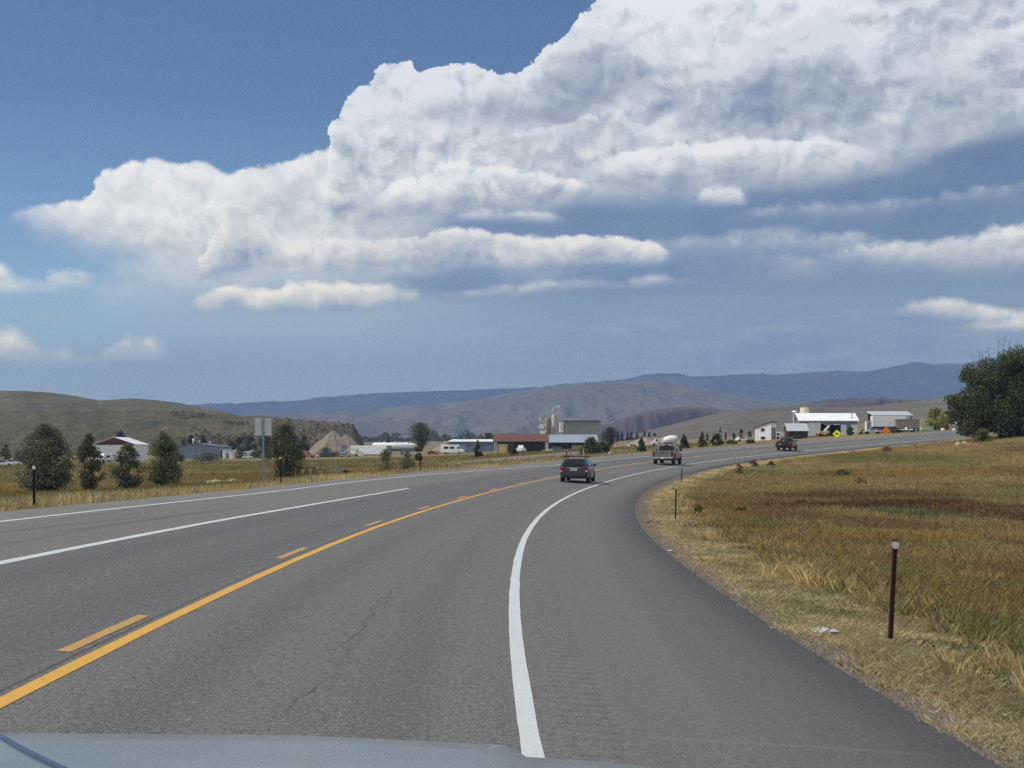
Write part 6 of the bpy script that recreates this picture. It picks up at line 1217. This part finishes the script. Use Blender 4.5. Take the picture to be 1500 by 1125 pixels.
def layer(base, top, bot, win=(None, None, 20, 20), edge=24., esoft=5., bsoft=18., b0=.1, b1=.95, rel=1.4, mid=.7, amt=1., bn=14., fz=.3, colours=None, bg=1.0, fine_e=.35):
    """one deck: puffy upper edge through `top`, level underside through `bot`, bright above, blue grey below"""
    T = curve(top); B = curve(bot); dt = T + (cum - .62) * edge + (fine - .5) * edge * fine_e - V
    db = V - B - (soft - .5) * bn
    a = dt.mr(0, esoft) * db.mr(0, bsoft) * gate(win) * amt
    h = (db / (T - B).max(8.)).mr(0, 1, 0, 1, False)
    sh = (h.pow(mid) * (b1 - b0) + b0) + relief * (rel * 1.25) * h.mr(0, .4, .2, 1.) + ((soft - .5) * .8 + (big - .5) * 1.7 * bg + (fine - .5) * .35) * fz
    return over(base, ramp(sh.mr(0, 1, 0, 1, False), colours or CLOUD), a)
GREY = [(0, SC_(124, 139, 163)), (.5, SC_(158, 169, 184)), (.8, SC_(204, 211, 218)), (1, SC_(240, 244, 246))]
DARK = [(0, SC_(84, 107, 144)), (.6, SC_(100, 122, 156)), (1, SC_(140, 157, 182))]
STREET = [(0, SC_(100, 120, 162)), (.3, SC_(140, 156, 184)), (.6, SC_(190, 198, 206)), (1, SC_(236, 238, 238))]
# pale band and thin veil low over the valley
base = over(base, SC_(146, 170, 192), V.mr(15, 140, 1, 0) * .65)
veil = curve([(-400, 640), (0, 600), (120, 500), (240, 420), (330, 360), (420, 330), (520, 300), (800, 260), (1500, 200), (2000, 180)], warp=False)
va = (veil - V + (soft - .5) * 70).mr(-24, 80) * .9; vl = ramp(V.mr(18, 175, 0, 1, False), [(0, SC_(142, 170, 196)), (.3, SC_(138, 164, 192)), (.6, SC_(148, 167, 188)), (1, SC_(184, 196, 208))])
vr = ramp(V.mr(18, 175, 0, 1, False), [(0, SC_(148, 162, 176)), (.3, SC_(124, 142, 164)), (.6, SC_(104, 124, 152)), (1, SC_(108, 127, 156))])
base = over(base, mix_rgb(nt, U.mr(-150, 70).k, vl, vr), va)
# rain shafts under the dark deck, a paler gap beside them, thin streaks
rain = fb(U * 1.2, V * .12, 4.4, .03, 3); ra = curve([(-400, 640), (600, 560), (760, 470), (1000, 420), (1300, 380), (1500, 360), (2000, 350)], warp=False) - V
base = over(base, SC_(102, 122, 160), ra.mr(-10, 55) * V.mr(26, 75) * rain.mr(.3, .7, .4, 1) * U.mr(0, 120) * U.mr(270, 330, 1, .3) * .7)
base = over(base, SC_(150, 166, 188), wisp.mr(.46, .72) * V.mr(30, 60) * V.mr(110, 80, 0, 1) * .4)
# left tail of the anvil: soft below
base = layer(base, [(-40, 332), (0, 318), (40, 304), (90, 294), (130, 284), (145, 258), (185, 240), (225, 232), (265, 242), (300, 236), (340, 254), (380, 242), (420, 234), (455, 222), (500, 214), (700, 206)],
             [(-40, 342), (0, 340), (60, 372), (110, 396), (180, 420), (300, 440), (450, 450), (700, 450)], win=(-14, 680, 20, 60), edge=20, esoft=5, bsoft=46, b0=.5, b1=.95, rel=1.0, mid=1., fz=.3)
base = layer(base, [(110, 400), (180, 372), (260, 352), (320, 340), (420, 330)], [(110, 470), (200, 500), (320, 500), (420, 470)], win=(60, 420, 110, 60), edge=22, esoft=30, bsoft=80, b0=.42, b1=.76, rel=.5, fz=.3, amt=.85)
# small cumulus on the left
base = layer(base, [(-500, 400), (0, 380), (30, 402), (60, 410), (100, 396), (135, 392), (150, 400)], [(-500, 450), (0, 448), (100, 438), (160, 432)], win=(None, 150, 20, 30), edge=26, esoft=12, bsoft=26, b0=.5, b1=.95, rel=1.2, amt=.95)
base = layer(base, [(-500, 480), (0, 472), (40, 486), (75, 508), (95, 502), (120, 520), (160, 515), (200, 488), (235, 494), (250, 510)], [(-500, 560), (0, 548), (120, 545), (270, 542)], win=(None, 262, 20, 40), edge=28, esoft=12, bsoft=26, b0=.45, b1=.95, rel=1.2, amt=.95)
# the great cumulus
base = layer(base, [(470, 300), (484, 230), (500, 176), (510, 150), (520, 134), (545, 122), (560, 96), (585, 86), (606, 90), (618, 110), (650, 102), (690, 97), (720, 106), (770, 100), (800, 76), (830, 60), (850, 34), (880, 2), (920, -34), (1000, -80), (1200, -170), (1500, -200), (1900, -200)],
             [(470, 350), (560, 350), (640, 345), (760, 335), (880, 325), (1000, 318), (1150, 310), (1300, 290), (1500, 250), (1900, 200)], win=(474, None, 14, 20), edge=26, esoft=1.5, bsoft=22, b0=.26, b1=1.05, rel=1.9, mid=.6, fz=.42, bn=20)
# grey shelves inside it, each with its own lit top
base = layer(base, [(560, 196), (590, 172), (640, 152), (700, 138), (760, 120), (800, 94), (850, 56), (890, 44), (940, 60), (970, 92), (990, 120)], [(560, 206), (640, 200), (760, 206), (860, 184), (960, 152), (1000, 150)], win=(566, 1000, 50, 40), edge=28, esoft=3, bsoft=24, b0=-.05, b1=1.05, rel=1.5, mid=.8, fz=.4, amt=.95, colours=GREY)
base = layer(base, [(960, 130), (1000, 108), (1060, 112), (1120, 62), (1180, 30), (1230, 12), (1256, 48), (1300, 100), (1330, 140)], [(960, 190), (1000, 200), (1100, 226), (1240, 216), (1330, 190)], win=(960, 1330, 60, 70), edge=34, esoft=5, bsoft=70, b0=-.05, b1=1.1, rel=1.4, mid=.9, fz=.3, amt=.95, colours=GREY)
base = layer(base, [(1290, 120), (1340, 78), (1400, 82), (1450, 112), (1500, 124), (1600, 90), (1900, 90)], [(1290, 170), (1400, 190), (1500, 205), (1900, 190)], win=(1290, None, 70, 50), edge=34, esoft=6, bsoft=60, b0=.1, b1=1.15, rel=.9, mid=.8, fz=.4, amt=.8, colours=GREY)
base = layer(base, [(690, 226), (740, 200), (800, 190), (880, 168), (960, 186), (1010, 200), (1060, 210)], [(690, 262), (800, 256), (900, 246), (1060, 250)], win=(690, 1060, 70, 90), edge=26, esoft=4, bsoft=40, b0=-.05, b1=1., rel=1.4, mid=.9, fz=.25, amt=.95, colours=GREY)
base = layer(base, [(860, 252), (900, 228), (1000, 214), (1100, 206), (1180, 200), (1260, 212), (1320, 236)], [(860, 278), (1000, 284), (1150, 280), (1320, 262)], win=(850, 1330, 70, 110), edge=26, esoft=4, bsoft=30, b0=.12, b1=1.08, rel=1.8, mid=.9, fz=.4, amt=.92)
base = layer(base, [(1200, 210), (1260, 180), (1330, 168), (1420, 150), (1500, 160), (1900, 150)], [(1200, 240), (1330, 226), (1500, 196), (1900, 180)], win=(1200, None, 90, 50), edge=26, esoft=5, bsoft=40, b0=.0, b1=1., rel=1.4, mid=.9, fz=.25, amt=.92, colours=GREY)
base = layer(base, [(540, 300), (600, 262), (680, 240), (760, 252), (840, 262), (900, 280)], [(540, 322), (700, 318), (900, 306)], win=(530, 900, 60, 60), edge=26, esoft=4, bsoft=22, b0=.1, b1=1.05, rel=1.8, mid=.9, fz=.4, amt=.9)
# dark undersides sweeping to the right
base = layer(base, [(460, 350), (520, 326), (600, 318), (700, 308), (760, 302), (860, 286), (960, 292), (1040, 288), (1120, 274), (1250, 258), (1330, 230), (1420, 200), (1500, 184), (1900, 120)], [(460, 360), (600, 372), (800, 384), (1000, 386), (1150, 390), (1300, 396), (1500, 386), (1900, 350)], win=(500, None, 60, 20), edge=20, esoft=14, bsoft=30, b0=.0, b1=.6, rel=.7, fz=1.1, amt=.88, colours=DARK)
base = layer(base, [(640, 330), (700, 310), (780, 304), (820, 312), (850, 330)], [(640, 338), (740, 332), (850, 334)], win=(650, 846, 50, 50), edge=16, esoft=6, bsoft=12, b0=.3, b1=.95, rel=.9, amt=.85)
# dimmer decks lower right, seen through the rain
base = layer(base, [(1180, 380), (1250, 362), (1340, 348), (1420, 342), (1500, 330), (1900, 310)], [(1180, 402), (1300, 412), (1420, 420), (1500, 424), (1900, 410)], win=(1180, None, 120, 20), edge=24, esoft=8, bsoft=30, b0=.1, b1=.85, rel=1.1, fz=.4, amt=.9)
base = layer(base, [(980, 400), (1040, 376), (1110, 364), (1180, 372), (1240, 392)], [(980, 424), (1100, 424), (1240, 420)], win=(970, 1240, 60, 70), edge=18, esoft=8, bsoft=20, b0=.1, b1=.5, rel=.8, fz=.4, amt=.6)
# streets of cumulus below, each with a blue base
base = layer(base, [(940, 352), (1000, 344), (1080, 338), (1140, 330), (1200, 336), (1230, 352)], [(940, 395), (1080, 388), (1230, 378)], win=(930, 1215, 40, 60), edge=16, esoft=8, bsoft=30, b0=.2, b1=.6, rel=.8, amt=.75)
base = layer(base, [(280, 420), (290, 378), (305, 352), (335, 318), (365, 306), (385, 312), (410, 338), (430, 350), (480, 345), (560, 352), (620, 342), (640, 334), (720, 338), (800, 350), (860, 347), (950, 350), (985, 366)],
             [(280, 425), (340, 414), (420, 412), (600, 408), (800, 408), (985, 394)], win=(284, 990, 14, 24), edge=22, esoft=4, bsoft=14, b0=-.1, b1=1.02, rel=1.5, mid=.8, fz=.5, colours=STREET)
base = layer(base, [(480, 402), (560, 396), (640, 390), (800, 388), (900, 384), (980, 374), (1060, 362), (1140, 354), (1200, 366)], [(480, 412), (560, 420), (620, 444), (700, 452), (860, 450), (1000, 442), (1120, 420), (1200, 400)], win=(390, 1210, 150, 130), edge=14, esoft=10, bsoft=18, b0=.0, b1=.7, rel=.7, fz=.9, amt=.85, colours=DARK)
base = layer(base, [(270, 440), (310, 426), (350, 416), (400, 424), (440, 413), (500, 411), (560, 413), (612, 420)], [(270, 470), (400, 472), (520, 468), (615, 446)], win=(272, 618, 24, 24), edge=20, esoft=6, bsoft=12, b0=-.05, b1=.98, rel=1.4, mid=.8, fz=.4, colours=STREET)
# right hand clouds
base = layer(base, [(1310, 460), (1330, 440), (1380, 434), (1430, 440), (1500, 452), (1900, 440)], [(1310, 474), (1340, 474), (1500, 478), (1900, 478)], win=(1316, None, 20, 20), edge=13, esoft=6, bsoft=9, b0=.15, b1=.85, rel=1.2, amt=.9)
base = layer(base, [(1390, 484), (1420, 472), (1460, 467), (1500, 462), (1900, 450)], [(1390, 490), (1440, 487), (1900, 490)], win=(1396, None, 40, 20), edge=11, esoft=7, bsoft=9, b0=.4, b1=.86, rel=1., amt=.8)
# broken grey rolls between the streets
base = layer(base, [(540, 372), (640, 362), (760, 366), (860, 360), (940, 368)], [(540, 398), (700, 396), (940, 392)], win=(540, 960, 60, 60), edge=20, esoft=6, bsoft=14, b0=.0, b1=.7, rel=1.2, fz=.6, amt=.7)
base = layer(base, [(400, 392), (470, 380), (560, 386), (640, 392)], [(400, 408), (520, 408), (640, 408)], win=(398, 650, 40, 60), edge=14, esoft=5, bsoft=9, b0=.1, b1=.7, rel=1., fz=.4, amt=.6)
base = layer(base, [(620, 430), (720, 418), (840, 410), (960, 404), (1040, 412)], [(620, 446), (800, 440), (1040, 432)], win=(620, 1050, 80, 90), edge=18, esoft=7, bsoft=12, b0=.05, b1=.65, rel=1.1, fz=.6, amt=.65)
base = layer(base, [(1060, 318), (1160, 300), (1280, 292), (1400, 280), (1500, 262), (1900, 240)], [(1060, 340), (1250, 336), (1500, 312), (1900, 300)], win=(1060, None, 120, 40), edge=26, esoft=8, bsoft=26, b0=.0, b1=.72, rel=1.1, fz=.7, amt=.75)
base = layer(base, [(1000, 372), (1080, 352), (1180, 344), (1270, 340), (1330, 352)], [(1000, 396), (1160, 388), (1330, 384)], win=(1000, 1340, 100, 100), edge=24, esoft=8, bsoft=24, b0=.0, b1=.6, rel=1., fz=.6, amt=.6)
# a small bright scrap in front
base = layer(base, [(1010, 290), (1030, 272), (1060, 266), (1095, 275), (1110, 290)], [(1010, 300), (1060, 303), (1110, 300)], win=(1016, 1106, 16, 20), edge=12, esoft=7, bsoft=8, b0=.5, b1=.92, rel=1., amt=.9)
# bright cloud added out of view, overhead and behind, to lift neutral ambient light
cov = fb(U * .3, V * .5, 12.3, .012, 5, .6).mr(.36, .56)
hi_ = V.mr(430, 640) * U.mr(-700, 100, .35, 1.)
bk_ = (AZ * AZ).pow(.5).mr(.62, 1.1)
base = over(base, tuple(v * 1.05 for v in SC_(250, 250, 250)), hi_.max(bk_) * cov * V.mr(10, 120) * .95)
bo = ramp(V.mr(0, 240, 0, 1, False), [(0, (1.50, 1.28, .88)), (.35, (1.24, 1.07, .78)), (.62, (.79, .73, .63)), (1, (.51, .505, .5))])
bm_ = nt.nodes.new('ShaderNodeVectorMath'); bm_.operation = 'MULTIPLY'; nt.links.new(base, bm_.inputs[0]); nt.links.new(bo, bm_.inputs[1])
bs_ = nt.nodes.new('ShaderNodeVectorMath'); bs_.operation = 'SCALE'; nt.links.new(bm_.outputs[0], bs_.inputs[0]); bs_.inputs['Scale'].default_value = 2.0; base = bs_.outputs[0]
bg = nt.nodes.new('ShaderNodeBackground'); bg.inputs[1].default_value = SKYK; nt.links.new(base, bg.inputs[0])
ow = nt.nodes.new('ShaderNodeOutputWorld'); nt.links.new(bg.outputs[0], ow.inputs[0])
W.cycles.sampling_method = 'NONE'
# ------------------------------------------------------------------ the air
hm = bpy.data.materials.new('valley_air'); hm.use_nodes = True; hn = hm.node_tree; hn.nodes.remove(hn.nodes['Principled BSDF'])
pv = hn.nodes.new('ShaderNodeVolumePrincipled'); pv.inputs['Color'].default_value = (.245, .385, .66, 1); pv.inputs['Density'].default_value = HAZE; pv.inputs['Anisotropy'].default_value = 0.
hn.links.new(pv.outputs[0], hn.nodes['Material Output'].inputs['Volume'])
hz = MB().box(-12800, 12800, -12800, 12800, -60, 780).build('haze', hm); tag(hz, 'thin blue haze filling the valley', 'haze', kind='stuff')
# ------------------------------------------------------------------ render settings
SC.view_settings.view_transform = 'Standard'; SC.view_settings.look = 'None'; SC.view_settings.exposure = EXPOSURE; SC.view_settings.gamma = 1
cy = SC.cycles; cy.max_bounces = 5; cy.diffuse_bounces = 2; cy.glossy_bounces = 2; cy.transmission_bounces = 3; cy.volume_bounces = 1; cy.transparent_max_bounces = 8; cy.use_denoising = False; cy.caustics_reflective = False; cy.caustics_refractive = False
cy.sample_clamp_indirect = 4
